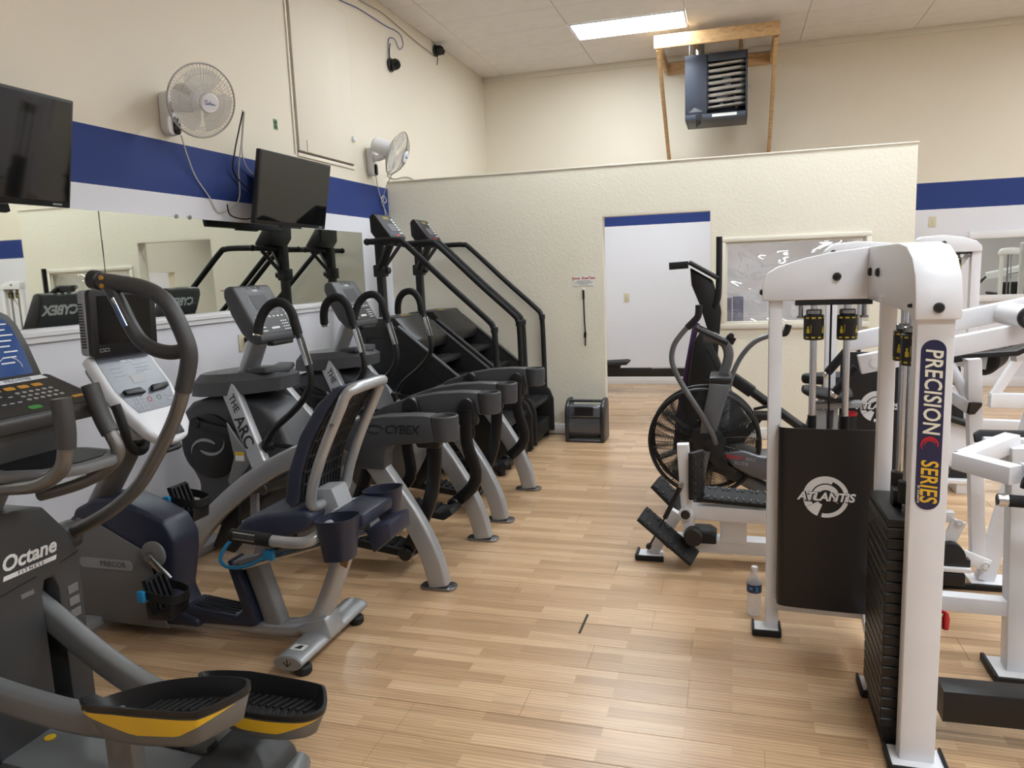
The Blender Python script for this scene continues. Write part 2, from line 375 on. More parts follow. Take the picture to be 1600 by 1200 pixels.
# ================================================================== the room
XL, YP, YB, XR, YF, ZC = -3.31, 7.05, 10.28, 8.0, -4.5, 4.2
floor = struct('floor', MB().box((XL - 0.12, YF - 0.12, -0.08), (XR + 0.12, YB + 0.12, -0.003)), 'laminate')
PW, PL = 0.19, 1.24
rnd = random.Random(3); cache = {}
y = 0.5; row = 0
while y < 6.6:
    x = XL - rnd.uniform(0.05, 1.15)
    while x < 3.6:
        a = max(x, XL + 0.004); b = min(x + PL, 3.6)
        if b - a > 0.03:
            k = round(b - a, 3)
            if k not in cache: cache[k] = MB().box((0, 0, -0.0029), (k - 0.0022, PW - 0.0022, 0), 0.0006, 1).mesh('plank'); cache[k].materials.append(M['laminate'])
            o = bpy.data.objects.new('plank', cache[k]); COL.objects.link(o); o.location = (a, y, 0); o.parent = floor
        x += PL
    y += PW; row += 1
struct('wall_left', MB().box((XL - 0.12, YF, -0.003), (XL, YB, ZC + 0.1)), 'band_wall')
struct('wall_back', MB().box((XL - 0.12, YB, -0.003), (XR + 0.12, YB + 0.12, ZC + 0.1)), 'band_wall')
struct('wall_right', MB().box((XR, YF, -0.003), (XR + 0.12, YB, ZC + 0.1)), 'band_wall')
struct('wall_front', MB().box((XL - 0.12, YF - 0.12, -0.003), (XR + 0.12, YF, ZC + 0.1)), 'band_wall')
# partition with doorway and window opening
DX0, DX1, DZ, WX0, WX1, WZ0, WZ1, PX1, PZ = -1.185, -0.2, 2.062, -0.08, 1.06, 1.05, 1.765, 1.427, 2.495
m = MB(); T0, T1 = YP, YP + 0.13
bm = bmesh.new(); me = bpy.data.meshes.new('x')
xs = [XL, DX0, DX1, WX0, WX1, PX1]; zs = [-0.003, WZ0, WZ1, DZ, PZ]
def hole(i, k): return (i == 1 and k <= 2) or (i == 3 and k == 1)
vv = {}
def gv(i, j, k):
    if (i, j, k) not in vv: vv[(i, j, k)] = bm.verts.new((xs[i], (T0, T1)[j], zs[k]))
    return vv[(i, j, k)]
for i in range(5):
    for k in range(4):
        if hole(i, k): continue
        for j in (0, 1): bm.faces.new([gv(*q) for q in ((i, j, k), (i + 1, j, k), (i + 1, j, k + 1), (i, j, k + 1))])
        for di, q in ((-1, ((i, 0, k), (i, 1, k), (i, 1, k + 1), (i, 0, k + 1))), (1, ((i + 1, 0, k), (i + 1, 1, k), (i + 1, 1, k + 1), (i + 1, 0, k + 1)))):
            if not (0 <= i + di < 5) or hole(i + di, k): bm.faces.new([gv(*t) for t in q])
        for dk, q in ((-1, ((i, 0, k), (i + 1, 0, k), (i + 1, 1, k), (i, 1, k))), (1, ((i, 0, k + 1), (i + 1, 0, k + 1), (i + 1, 1, k + 1), (i, 1, k + 1)))):
            if not (0 <= k + dk < 4) or hole(i, k + dk): bm.faces.new([gv(*t) for t in q])
bmesh.ops.recalc_face_normals(bm, faces=bm.faces[:])
m.addbm(bm); struct('wall_partition', m, 'cream_wall')
rw = MB(); rx0, rx1 = PX1 - 0.12, PX1
for y0, y1, z0, z1 in ((T1, 8.2, -0.003, PZ), (8.2, 9.4, -0.003, 1.05), (8.2, 9.4, 1.76, PZ), (9.4, YB, -0.003, PZ)): rw.box((rx0, y0, z0), (rx1, y1, z1))
struct('wall_return', rw, 'cream_wall')
struct('trim_1', MB().box((XL, YP - 0.008, PZ), (PX1 + 0.008, T1 + 0.008, PZ + 0.014), 0.003), 'trim_paint')
struct('trim_2', MB().box((XL, YB - 0.03, 4.13), (XR, YB, ZC), 0.004), 'trim_paint')
# window with wrinkled clear film
win = struct('window_1', MB(), 'trim_paint') if False else None
wf = MB()
for lo, hi in (((-0.12, 1.0), (1.1, 1.05)), ((-0.12, 1.765), (1.1, 1.805)), ((-0.12, 1.05), (-0.08, 1.765)), ((1.06, 1.05), (1.1, 1.765))):
    wf.box((lo[0], YP - 0.018, lo[1]), (hi[0], YP - 0.0005, hi[1]), 0.004)
    cx0, cx1 = max(lo[0], -0.08), min(hi[0], 1.06)
for lo, hi in (((-0.08, 1.05), (1.06, 1.065)), ((-0.08, 1.75), (1.06, 1.765)), ((-0.08, 1.065), (-0.065, 1.75)), ((1.045, 1.065), (1.06, 1.75))):
    wf.box((lo[0], YP, lo[1]), (hi[0], YP + 0.05, hi[1]), 0.002)
win = struct('window_1', wf, 'trim_paint')
pane = MB(); nx, nz = 46, 30; vs_ = []; fs_ = []
for i in range(nx + 1):
    for k in range(nz + 1):
        x = -0.066 + 1.112 * i / nx; z = 1.064 + 0.687 * k / nz; e = min(1, 6 * min(i / nx, 1 - i / nx, k / nz, 1 - k / nz))
        d = 0.006 * e * (math.sin(7.1 * x + 4 * z) + 0.7 * math.sin(13 * z - 5 * x + 1) + 0.5 * math.sin(23 * x + 17 * z))
        vs_.append((x, YP + 0.03 + d, z))
for i in range(nx):
    for k in range(nz): q = i * (nz + 1) + k; fs_.append((q, q + nz + 1, q + nz + 2, q + 1))
pane.add(vs_, fs_); struct('film_pane', pane, 'film', win)
# door lining and baseboards
struct('door_1', MB().box((DX0, YP + 0.001, 0), (DX0 + 0.012, T1 - 0.001, DZ - 0.012)).box((DX1 - 0.012, YP + 0.001, 0), (DX1, T1 - 0.001, DZ - 0.012)).box((DX0, YP + 0.001, DZ - 0.012), (DX1, T1 - 0.001, DZ)), 'trim_paint')
struct('baseboard_partition', MB().box((XL, YP - 0.012, 0), (DX0 - 0.005, YP, 0.1), 0.004).box((DX1 + 0.005, YP - 0.012, 0), (PX1, YP, 0.1), 0.004), 'trim_white')
struct('baseboard_back', MB().box((XL, YB - 0.014, -0.003), (XR, YB, 0.11), 0.004), 'trim_white')
struct('baseboard_left', MB().box((XL, YF, -0.003), (XL + 0.014, YP - 0.014, 0.1), 0.004), 'trim_white')
# ceiling: slab, lay-in tiles
ceil = struct('ceiling', MB().box((XL - 0.12, YF - 0.12, ZC + 0.018), (XR + 0.12, YB + 0.12, ZC + 0.12)), 'ceiling_tile')
lights = [(1, 1), (1, 5), (3, 5), (3, 9), (3, 13), (3, 17), (6, 1), (6, 5), (6, 9), (6, 13), (6, 17)]
tc = {}
for i in range(-1, 8):
    x0 = XL if i < 0 else -3.0 + 1.245 * i; x1 = -3.0 + 1.245 * (i + 1)
    for j in range(-1, 9):
        y1 = YB if j < 0 else 9.69 - 0.595 * j; y0 = 9.69 - 0.595 * (j + 1)
        if (i, j) in lights: continue
        k = (round(x1 - x0, 3), round(y1 - y0, 3))
        if k not in tc: tc[k] = MB().box((0.002, 0.002, 0), (k[0] - 0.002, k[1] - 0.002, 0.016), 0.003, 1).mesh('ceiling_tile'); tc[k].materials.append(M['ceiling_tile'])
        o = bpy.data.objects.new('ceiling_tile', tc[k]); COL.objects.link(o); o.location = (x0, y0, ZC); o.parent = ceil
# tile field beyond the built ones: one soffit level
struct('trim_3', MB().box((XL, YF, ZC + 0.001), (XR, 9.69 - 0.595 * 9 - 0.003, ZC + 0.017)), 'ceiling_tile')
# ceiling lights
lt = thing('ceiling_light', 'lit rectangular fluorescent ceiling light beside the wooden heater frame', 'light', (-1.13, 8.8, ZC), 'ceiling lights')
fr_ = MB(); L2, W2 = 0.615, 0.29
for lo, hi in (((-L2, -W2), (L2, -W2 + 0.02)), ((-L2, W2 - 0.02), (L2, W2)), ((-L2, -W2 + 0.02), (-L2 + 0.02, W2 - 0.02)), ((L2 - 0.02, -W2 + 0.02), (L2, W2 - 0.02))):
    fr_.box((lo[0] - 1.13, lo[1] + 8.8, ZC - 0.012), (hi[0] - 1.13, hi[1] + 8.8, ZC + 0.012), 0.003)
part(lt, 'frame', fr_, 'white_plastic')
part(lt, 'diffuser', MB().box((-1.13 - L2 + 0.02, 8.8 - W2 + 0.02, ZC - 0.006), (-1.13 + L2 - 0.02, 8.8 + W2 - 0.02, ZC + 0.004), 0.002), 'lamp')
for i, j in lights:  # added lights out of view, positions chosen to set the wall brightness
    if (i, j) != (1, 1):
        o = dup(lt, (-3.0 + 1.245 * (i + 0.5), 9.69 - 0.595 * (j + 0.5), ZC), 'added unseen fluorescent ceiling light above the %s, %s' % ({1: 'cardio machines', 3: 'white weight machines', 6: 'right side of the room'}[i], {1: 'row at the back wall', 5: 'second row from the back wall', 9: 'third row from the back wall', 13: 'fourth row from the back wall', 17: 'fifth row from the back wall', 21: 'sixth row from the back wall'}[j]))
# mirrors on the left wall, ledge rail below
for y0, y1, lab in ((0.35, 3.385, 'wall mirror pane behind the leftmost machines under the larger cropped television'), (3.391, 6.43, 'wall mirror pane under the second television, reflecting the stair climbers')):
    o = thing('wall_mirror', lab, 'mirror', (XL, y0, 1.385), 'left wall mirrors')
    part(o, 'glass', MB().box((XL + 0.001, y0, 1.392), (XL + 0.007, y1, 1.99), 0.001, 1), 'mirror')
    if y0 > 1: part(o, 'seam', MB().box((XL + 0.0005, 3.3855, 1.392), (XL + 0.004, 3.3905, 1.99)), 'gap_dark')
    for yy in (y0 + 0.6, y1 - 1.9 if y0 < 1 else y0 + 0.72): part(o, 'clip', MB().cyl((XL + 0.0072, yy, 1.995), (XL + 0.012, yy, 1.995), 0.013), 'steel')
led = thing('mirror_ledge', 'white moulded ledge rail running along under the wall mirrors', 'ledge', (XL, 0.35, 1.32))
part(led, 'rail', MB().prism([(XL + 0.0005, 1.32), (XL + 0.018, 1.32), (XL + 0.018, 1.345), (XL + 0.03, 1.352), (XL + 0.03, 1.372), (XL + 0.022, 1.376), (XL + 0.022, 1.39), (XL + 0.0005, 1.39)], 0, 1, 'y') if False else MB().poly([(XL + a, 0.35, b) for a, b in ((0.0005, 1.32), (0.018, 1.32), (0.018, 1.345), (0.03, 1.352), (0.03, 1.372), (0.022, 1.376), (0.022, 1.39), (0.0005, 1.39))], (0, 6.12, 0)), 'trim_white')
# access panel on the left wall
ap = thing('access_panel', 'tall painted access panel with dark gap on upper left wall', 'panel', (XL, 5.42, 2.55))
part(ap, 'board', MB().box((XL + 0.0005, 5.45, 2.59), (XL + 0.02, 6.37, 3.86), 0.003), 'cream_smooth')
part(ap, 'gap_strip', MB().box((XL + 0.0005, 5.425, 2.585), (XL + 0.006, 5.436, 4.1)).box((XL + 0.0005, 5.43, 2.574), (XL + 0.006, 6.36, 2.583)).box((XL + 0.0205, 5.56, 2.595), (XL + 0.0215, 5.566, 2.68)), 'gap_dark')
part(ap, 'bottom_lip', MB().box((XL + 0.0005, 5.44, 2.545), (XL + 0.014, 6.37, 2.572), 0.002), 'cream_smooth')
part(ap, 'stop_strip', MB().box((XL + 0.0005, 5.4, 2.56), (XL + 0.012, 5.423, 4.1), 0.002), 'cream_smooth')
# small wall things
def plate(name, lab, c, w, h, ax, slots=True, m='cream_plate'):
    o = thing(name, lab, 'wall plate', c); x, y, z = c
    if ax == 'x':
        part(o, 'plate', MB().box((x, y - w / 2, z - h / 2), (x + 0.006, y + w / 2, z + h / 2), 0.002), m)
        if slots: part(o, 'socket', MB().cyl((x + 0.0062, y, z + 0.022), (x + 0.008, y, z + 0.022), 0.014).cyl((x + 0.0062, y, z - 0.022), (x + 0.008, y, z - 0.022), 0.014), 'cream_plate')
    else:
        part(o, 'plate', MB().box((x - w / 2, y - 0.006, z - h / 2), (x + w / 2, y, z + h / 2), 0.002), m)
        part(o, 'toggle', MB().box((x - 0.005, y - 0.016, z - 0.01), (x + 0.005, y - 0.0062, z + 0.012), 0.002), m)
    return o
op = plate('wall_outlet', 'cream wall outlet behind the nearer arc trainer console', (XL + 0.0005, 4.53, 1.16), 0.075, 0.12, 'x')
part(op, 'plug', MB().box((XL + 0.0085, 4.545, 1.165), (XL + 0.035, 4.58, 1.195), 0.005), 'black_rubber')
plate('wall_switch', 'cream switch plate on white wall seen through the doorway', (-1.40, YB - 0.0005, 1.18), 0.075, 0.12, 'y')
plate('wall_switch', 'cream switch plate under the blue stripe right of the partition', (2.265, YB - 0.0005, 1.985), 0.08, 0.125, 'y')
o = thing('wall_sticker', 'small green sticker on cream wall between the fans', 'sticker', (XL, 5.16, 2.73))
part(o, 'sheet', MB().box((XL + 0.0005, 5.14, 2.70), (XL + 0.002, 5.19, 2.775)), 'sticker_green')
part(o, 'print', MB().box((XL + 0.0021, 5.15, 2.712), (XL + 0.0027, 5.18, 2.73)).box((XL + 0.0021, 5.15, 2.74), (XL + 0.0027, 5.18, 2.762)), 'ink_black')
part(ap, 'knob', MB().lathe([(0.026, 0), (0.028, 0.012), (0.02, 0.02), (0.0, 0.022)], (XL + 0.0205, 6.355, 2.81), (1, 0, 0)), 'white_plastic')
# notice and strap on the partition
o = thing('wall_notice', 'small white notice with red heading on the partition by the doorway', 'sign', (-1.357, YP, 1.47))
part(o, 'sheet', MB().box((-1.457, YP - 0.003, 1.425), (-1.262, YP - 0.0005, 1.518)), 'sticker_white')
text(o, 'Down  Slow/Tens', 'red', 0.03, (-1.36, YP - 0.0032, 1.497), (1, 0, 0), (0, 0, 1), off=0.0006)
nm = MB()
for k, (wd) in enumerate((0.13, 0.17, 0.09)): nm.box((-1.36 - wd / 2, YP - 0.0038, 1.466 - k * 0.014), (-1.36 + wd / 2, YP - 0.0031, 1.472 - k * 0.014))
part(o, 'print', nm, 'ink_grey')
o = thing('hanging_strap', 'thin black strap hanging under the notice on the partition', 'strap', (-1.36, YP, 1.4))
part(o, 'strap', MB().sweep([(-1.362, YP - 0.012, 1.37), (-1.358, YP - 0.012, 1.1), (-1.352, YP - 0.012, 0.98), (-1.356, YP - 0.012, 0.86)], rrect(0.012, 0.005, 0.002, 1), (0, 1, 0), 3), 'black_rubber')
part(o, 'handle', MB().sweep([(-1.362, YP - 0.014, 1.385), (-1.361, YP - 0.014, 1.30)], rrect(0.02, 0.014, 0.005), (0, 1, 0)), 'black_plastic')
part(o, 'buckle', MB().sweep([(-1.353, YP - 0.014, 0.99), (-1.356, YP - 0.014, 0.94)], rrect(0.024, 0.012, 0.004), (0, 1, 0)), 'black_plastic')
part(o, 'hook', MB().cyl((-1.362, YP - 0.0005, 1.395), (-1.362, YP - 0.02, 1.395), 0.008), 'white_plastic')
# cables on the left wall
def cable(lab, pts, m, r=0.0045, n=5, grp='wall cables'):
    mb = MB().tube(pts, r, n, 6); return solo('wall_cable', mb, m, lab, 'cable', pts[0], grp)
wx = XL + 0.012
cable('blue grey cable looping down to the lower black camera', [(wx, 6.0, 3.95), (wx, 6.3, 3.965), (wx, 6.66, 4.0), (wx, 7.19, 4.01), (wx, 7.45, 4.03), (wx, 7.57, 4.01), (wx, 7.6, 3.93), (wx + 0.01, 7.48, 3.86), (wx + 0.01, 7.38, 3.93), (wx, 7.26, 3.9), (wx, 7.24, 3.72)], 'cable_blue')
cable('grey cable along the ceiling line to the upper black camera', [(wx, 6.2, 4.07), (wx, 6.67, 4.08), (wx, 7.1, 4.11), (wx, 7.5, 4.09), (wx, 8.0, 4.06), (wx, 8.34, 4.05), (wx, 8.46, 4.04)], 'cable_grey')
cable('thin grey cord running from the far wall fan over the partition top', [(wx + 0.1, 6.95, 2.62), (wx, 7.05, 2.57), (wx, 7.2, 2.55), (wx, 7.5, 2.6), (wx, 7.75, 2.58), (wx, 8.0, 2.5), (wx, 8.3, 2.44)], 'cable_grey', 0.005)
for lab, c, d in (('black dome camera high on left wall at end of the blue cable', (XL, 7.27, 3.66), V(0.75, -0.5, -0.35)), ('black dome camera just under the ceiling near the back corner', (XL, 8.52, 4.11), V(0.85, 0.1, -0.45))):
    o = thing('dome_camera', lab, 'camera', c, 'wall cameras'); c = Vector(c)
    part(o, 'base', MB().cyl(c + V(0.0005, 0, 0), c + V(0.03, 0, 0), 0.065, 24, 0.006), 'black_plastic')
    part(o, 'body', MB().ball(c + V(0.06, 0, 0), 0.055, 20), 'black_metal')
    d = d.normalized(); part(o, 'lens', MB().cyl(c + V(0.06, 0, 0) + d * 0.045, c + V(0.06, 0, 0) + d * 0.062, 0.03, 20, 0.004), 'screen_black')
    part(o, 'lead', MB().tube([c + V(0.02, -0.03, 0.04), c + V(0.03, -0.05, 0.12), c + V(0.02, 0.0, 0.2)] if c.z < 4 else [c + V(0.03, 0.0, -0.05), c + V(0.035, -0.01, -0.1), c + V(0.03, -0.02, -0.16)], 0.005, 4, 6), 'black_rubber')

# ------------------------------------------------------------------ televisions
def tv(lab, yc, w, h):
    o = thing('wall_television', lab, 'television', (0, 0, 0), 'wall televisions')   # local: x forward, y along, z up from bottom edge
    part(o, 'bezel', MB().box((-0.035, -w / 2, 0), (0, w / 2, h), 0.006), 'black_plastic')
    part(o, 'screen', MB().box((0.0005, -w / 2 + 0.014, 0.028), (0.002, w / 2 - 0.014, h - 0.014)), 'tv_screen')
    part(o, 'back_housing', MB().box((-0.075, -w / 2 + 0.1, 0.06), (-0.0355, w / 2 - 0.1, h - 0.12), 0.012), 'black_plastic')
    part(o, 'sensor_bar', MB().box((-0.03, -0.13, -0.012), (-0.002, 0.13, -0.0005), 0.004), 'black_plastic')
    part(o, 'maker_mark', MB().box((0.0005, w / 2 - 0.1, 0.01), (0.0015, w / 2 - 0.05, 0.018)), 'ink_grey')
    a = math.radians(11)
    part(o, 'wall_bracket', MB().bar((-0.06, 0, h * 0.5), (-0.19, 0, h * 0.5 + 0.03), 0.16, 0.12).box((-0.215, -0.14, h * 0.35), (-0.19, 0.14, h * 0.8), 0.004), 'black_metal')
    part(o, 'plug_lead', MB().tube([(-0.05, -0.25, 0.08), (-0.1, -0.4, 0.02), (-0.16, -0.5, 0.03), (-0.18, -0.52, 0.1)], 0.005, 4, 6), 'black_rubber')
    o.location = (-3.1, yc, 1.965); o.rotation_euler = (0, a, 0); return o
tv('black wall television hanging over the white monitor bike, cut by left edge', 2.545, 0.93, 0.5)
tv('black tilted wall television above the mirror between the two wall fans', 4.955, 0.92, 0.49)

# ------------------------------------------------------------------ wall fans
def fan(lab, base, aim, cen):
    o = thing('wall_fan', lab, 'fan', base, 'white wall fans'); b = Vector(base)
    part(o, 'wall_plate', MB().prism(rrect(0.105, 0.25, 0.05, 6), 0, 1, 'x') if False else MB().poly([(b.x + 0.0005, b.y + p[0], b.z + p[1]) for p in rrect(0.115, 0.26, 0.05, 6)], (0.055, 0, 0), 0.014, 3), 'white_plastic')
    part(o, 'control_panel', MB().poly([(b.x + 0.056, b.y + 0.02 + p[0], b.z - 0.07 + p[1]) for p in rrect(0.055, 0.105, 0.025, 6)], (0.012, 0, 0), 0.005), 'screen_black')
    a = Vector(aim).normalized(); c = Vector(cen); hub = c - a * 0.10 - V(0, 0, 0.03)
    part(o, 'arm', MB().tube([b + V(0.04, 0, 0.04), b + V(0.10, -0.005, 0.03), hub + V(-0.02, 0, -0.02)], 0.03, 4, 12), 'white_plastic')
    part(o, 'motor_housing', MB().lathe([(0.0, -0.15), (0.05, -0.148), (0.068, -0.13), (0.072, -0.02), (0.066, 0.02), (0.05, 0.05)], hub + V(0, 0, 0.03), a, 24), 'white_plastic')
    R = 0.205
    u = a.orthogonal().normalized(); v = a.cross(u)
    def dome(sgn, depth, nsp, rr):
        mb = MB()
        for k in range(nsp):
            an = 2 * PI * k / nsp; pts = []
            for q in range(6):
                t = q / 5; r = 0.045 + (R - 0.045) * t; h = depth * (1 - t ** 2.2)
                an2 = an + 0.5 * (1 - t) * sgn; pts.append(c + (u * math.cos(an2) + v * math.sin(an2)) * r + a * sgn * h)
            mb.tube(pts, rr, 1, 3, False)
        for t in (0.35, 0.7): mb.ring(c + a * sgn * depth * (1 - t ** 2.2), a, 0.045 + (R - 0.045) * t, rr * 1.1, 36, 4)
        return mb
    part(o, 'rear_guard', dome(-1, 0.065, 56, 0.0011), 'wire_grey'); g = part(o, 'front_guard', dome(1, 0.085, 64, 0.0011), 'wire_grey')
    part(o, 'guard_rim', MB().ring(c, a, R, 0.0055, 48, 8), 'wire_grey')
    cap = part(o, 'hub_cap', MB().lathe([(0.056, 0.072), (0.056, 0.09), (0.05, 0.096), (0, 0.098)], c, a, 28), 'white_plastic')
    for k in range(3):
        bl = MB(); n_ = 8; vs = []; fs = []
        for i in range(n_ + 1):
            for j in range(5):
                s = i / n_; r = 0.03 + 0.15 * j / 4; an = 2 * PI * k / 3 + 0.1 + (1.55 + 0.25 * math.sin(PI * j / 4)) * s; h = 0.035 * (s - 0.5) * (0.4 + j / 5)
                vs.append(c + (u * math.cos(an) + v * math.sin(an)) * r + a * h)
        for i in range(n_):
            for j in range(4): q = i * 5 + j; fs.append((q, q + 5, q + 6, q + 1))
        bl.add(vs, fs); part(o, 'blade', bl, 'clear_blade')
    # blue maker's scribble on the hub cap
    su = Vector((0, 0, 1)).cross(a).normalized(); sv = a.cross(su)
    cc = c + a * 0.0995
    part(o, 'maker_mark', MB().tube([cc + su * (x * 0.034) + sv * (z * 0.022) for x, z in ((-0.5, 0.55), (-0.85, 0.75), (-0.95, 0.4), (-0.6, 0.1), (-0.7, -0.3), (-1.0, -0.2), (-0.5, -0.4), (-0.3, 0.1), (-0.2, -0.35), (0, 0.5), (0.08, -0.35), (0.3, 0.05), (0.4, -0.35), (0.6, 0.0), (0.7, -0.35), (1.0, -0.1))], 0.0013, 3, 4), 'ink_blue')
    return o
fan('white wall fan with blue scribble on its hub, left of the tilted television', (XL, 3.99, 2.6), (0.86, -0.39, -0.31), (-2.98, 3.91, 2.63))
fan('white wall fan seen side on, above the corner of the partition', (XL, 6.68, 2.65), (0.88, 0.1, -0.42), (-3.0, 6.64, 2.70))
cable('white cord hanging in a loop below the nearer wall fan', [(-3.25, 4.04, 2.48), (XL + 0.03, 4.12, 2.36), (XL + 0.012, 4.2, 2.25), (XL + 0.012, 4.31, 2.14), (XL + 0.012, 4.38, 2.05), (XL + 0.012, 4.47, 2.06), (XL + 0.012, 4.6, 2.12), (XL + 0.014, 4.64, 2.2), (XL + 0.02, 4.64, 2.35), (-3.2, 4.58, 2.55), (-3.12, 4.5, 2.7)], 'cable_white', 0.0045)
cable('black cord dropping from the nearer wall fan behind the television', [(-3.1, 4.47, 2.68), (-3.2, 4.55, 2.58), (-3.25, 4.56, 2.46), (XL + 0.02, 4.58, 2.33), (XL + 0.02, 4.7, 2.24), (XL + 0.02, 4.85, 2.18)], 'black_rubber', 0.005)
cable('grey cord running from the nearer wall fan to the tilted television', [(-3.11, 4.5, 2.69), (-3.2, 4.6, 2.6), (-3.25, 4.64, 2.45), (XL + 0.02, 4.75, 2.36), (XL + 0.02, 4.9, 2.3)], 'cable_white', 0.005)
cable('knotted white cord hanging under the far wall fan by the partition', [(XL + 0.04, 6.72, 2.55), (XL + 0.02, 6.8, 2.42), (XL + 0.02, 6.86, 2.32), (XL + 0.03, 6.9, 2.29), (XL + 0.03, 6.95, 2.32), (XL + 0.02, 6.9, 2.36), (XL + 0.02, 6.86, 2.3), (XL + 0.02, 6.93, 2.22), (XL + 0.02, 7.0, 2.16), (XL + 0.03, 7.0, 2.1), (XL + 0.03, 6.94, 2.11), (XL + 0.02, 6.92, 2.2), (XL + 0.02, 6.9, 2.3), (XL + 0.05, 6.88, 2.4), (-3.12, 6.78, 2.55)], 'cable_white', 0.0045)

# ------------------------------------------------------------------ heater and its timber frame
o = thing('timber_frame', 'raw timber frame braced off the back wall, carrying the heater', 'frame', (-0.2, YB, 2.9))
def plank(nm, a, b, w, h, up=(0, 0, 1)): return part(o, nm, MB().bar(a, b, w, h, up, 0.003), 'lumber')
plank('front_beam', (-0.88, 9.02, 4.05), (0.45, 9.02, 4.05), 0.038, 0.14)
plank('back_beam', (-0.83, YB - 0.0205, 4.05), (0.43, YB - 0.0205, 4.05), 0.04, 0.14)
plank('sill_board', (-0.83, YB - 0.0205, 2.9), (0.43, YB - 0.0205, 2.9), 0.04, 0.04)
for x in (-0.84, 0.415):
    plank('side_beam', (x, 9.04, 4.05), (x, YB - 0.042, 4.05), 0.038, 0.13)
    plank('brace', (x + 0.0, 9.08, 3.985), (x + (0.02 if x < 0 else -0.02), YB - 0.045, 2.93), 0.04, 0.06)
for x in (-0.45, 0.06): plank('hanger_batten', (x, 9.04, 4.09), (x, YB - 0.042, 4.09), 0.06, 0.04)
h = thing('unit_heater', 'dark blue grey gas unit heater hanging from the timber frame', 'heater', (-0.22, 9.5, 3.2))
x0, x1, y0, y1, z0, z1 = -0.56, 0.125, 9.25, 9.85, 3.22, 3.93
part(h, 'door_panel', MB().box((x0, y0, z0 + 0.06), (x0 + 0.245, y0 + 0.03, z1), 0.006), 'heater_blue')
part(h, 'casing', MB().box((x0, y0 + 0.031, z0), (x0 + 0.02, y1, z1), 0.003).box((x1 - 0.02, y0, z0), (x1, y1, z1), 0.003).box((x0 + 0.02, y0 + 0.031, z1 - 0.02), (x1 - 0.02, y1, z1), 0.003).box((x0 + 0.02, y0 + 0.031, z0), (x1 - 0.02, y1, z0 + 0.02), 0.003).box((x0 + 0.02, y1 - 0.02, z0 + 0.02), (x1 - 0.02, y1, z1 - 0.02)).box((x0 + 0.245, y0 + 0.031, z0 + 0.1), (x0 + 0.26, y1 - 0.02, z1 - 0.02)), 'heater_dark')
part(h, 'lower_panel', MB().box((x0, y0, z0), (x1 - 0.0205, y0 + 0.03, z0 + 0.095), 0.004) if False else MB().box((x0, y0, z0), (x1 - 0.0205, y0 + 0.03, z0 + 0.0595), 0.003), 'heater_blue')
for k in range(9):
    zz = z0 + 0.13 + k * 0.066
    part(h, 'exchanger_tube', MB().sweep([(x0 + 0.262, y0 + 0.07, zz), (x0 + 0.4, y0 + 0.06, zz + 0.004), (x1 - 0.08, y0 + 0.07, zz + 0.016), (x1 - 0.05, y0 + 0.13, zz + 0.016)], circ(0.05, 12, 0.021), (0, 0, 1), 3), 'heater_tube')
part(h, 'shelf_strip', MB().box((x0 + 0.26, y0, z1 - 0.09), (x1 - 0.0205, y0 + 0.02, z1 - 0.0), 0.003), 'heater_dark')
for k in range(4):
    fanw = MB()
    a = k * PI / 2 + 0.5; c = V(x1 - 0.16, y0 + 0.4, (z0 + z1) / 2)
    fanw.poly([c + V(math.cos(a + t) * r, 0, math.sin(a + t) * r) for t, r in ((0, 0.03), (-0.35, 0.2), (0.35, 0.2))], (0, 0.004, 0)); part(h, 'fan_blade', fanw, 'steel')
part(h, 'flue', MB().cyl((-0.42, 9.6, z1), (-0.42, 9.6, ZC - 0.001), 0.065, 20), 'steel')
for hx in (x0 + 0.05, x1 - 0.05):
    for hy in (9.35, 9.75): part(h, 'hanger_rod', MB().cyl((hx, hy, z1), (hx, hy, 4.06), 0.006, 8), 'steel')
part(h, 'data_label', MB().box((x0 + 0.3, y0 - 0.001, z0 + 0.018), (x0 + 0.57, y0 - 0.0002, z0 + 0.05)), 'sticker_white')
part(h, 'vent_patch', MB().box((x0 + 0.12, y0 - 0.001, z0 + 0.008), (x0 + 0.19, y0 - 0.0002, z0 + 0.056)), 'black_matte')
hm = MB()
for k in range(3): hm.box((x0 + 0.05 + 0.02 * k, y0 - 0.0012, z0 + 0.09 + 0.016 * k), (x0 + 0.19 - 0.03 * k, y0 - 0.0002, z0 + 0.097 + 0.016 * k))
part(h, 'maker_mark', hm, 'ink_grey')
part(h, 'gas_pipe', MB().tube([(x0 + 0.13, y0 + 0.08, z0), (x0 + 0.13, y0 + 0.08, z0 - 0.07)], 0.012, 1, 10).tube([(x0 + 0.13, y0 + 0.08, z0 - 0.04), (x0 + 0.16, y0 + 0.08, z0 - 0.03), (x0 + 0.165, y0 + 0.08, z0)], 0.007, 3, 8), 'black_metal')

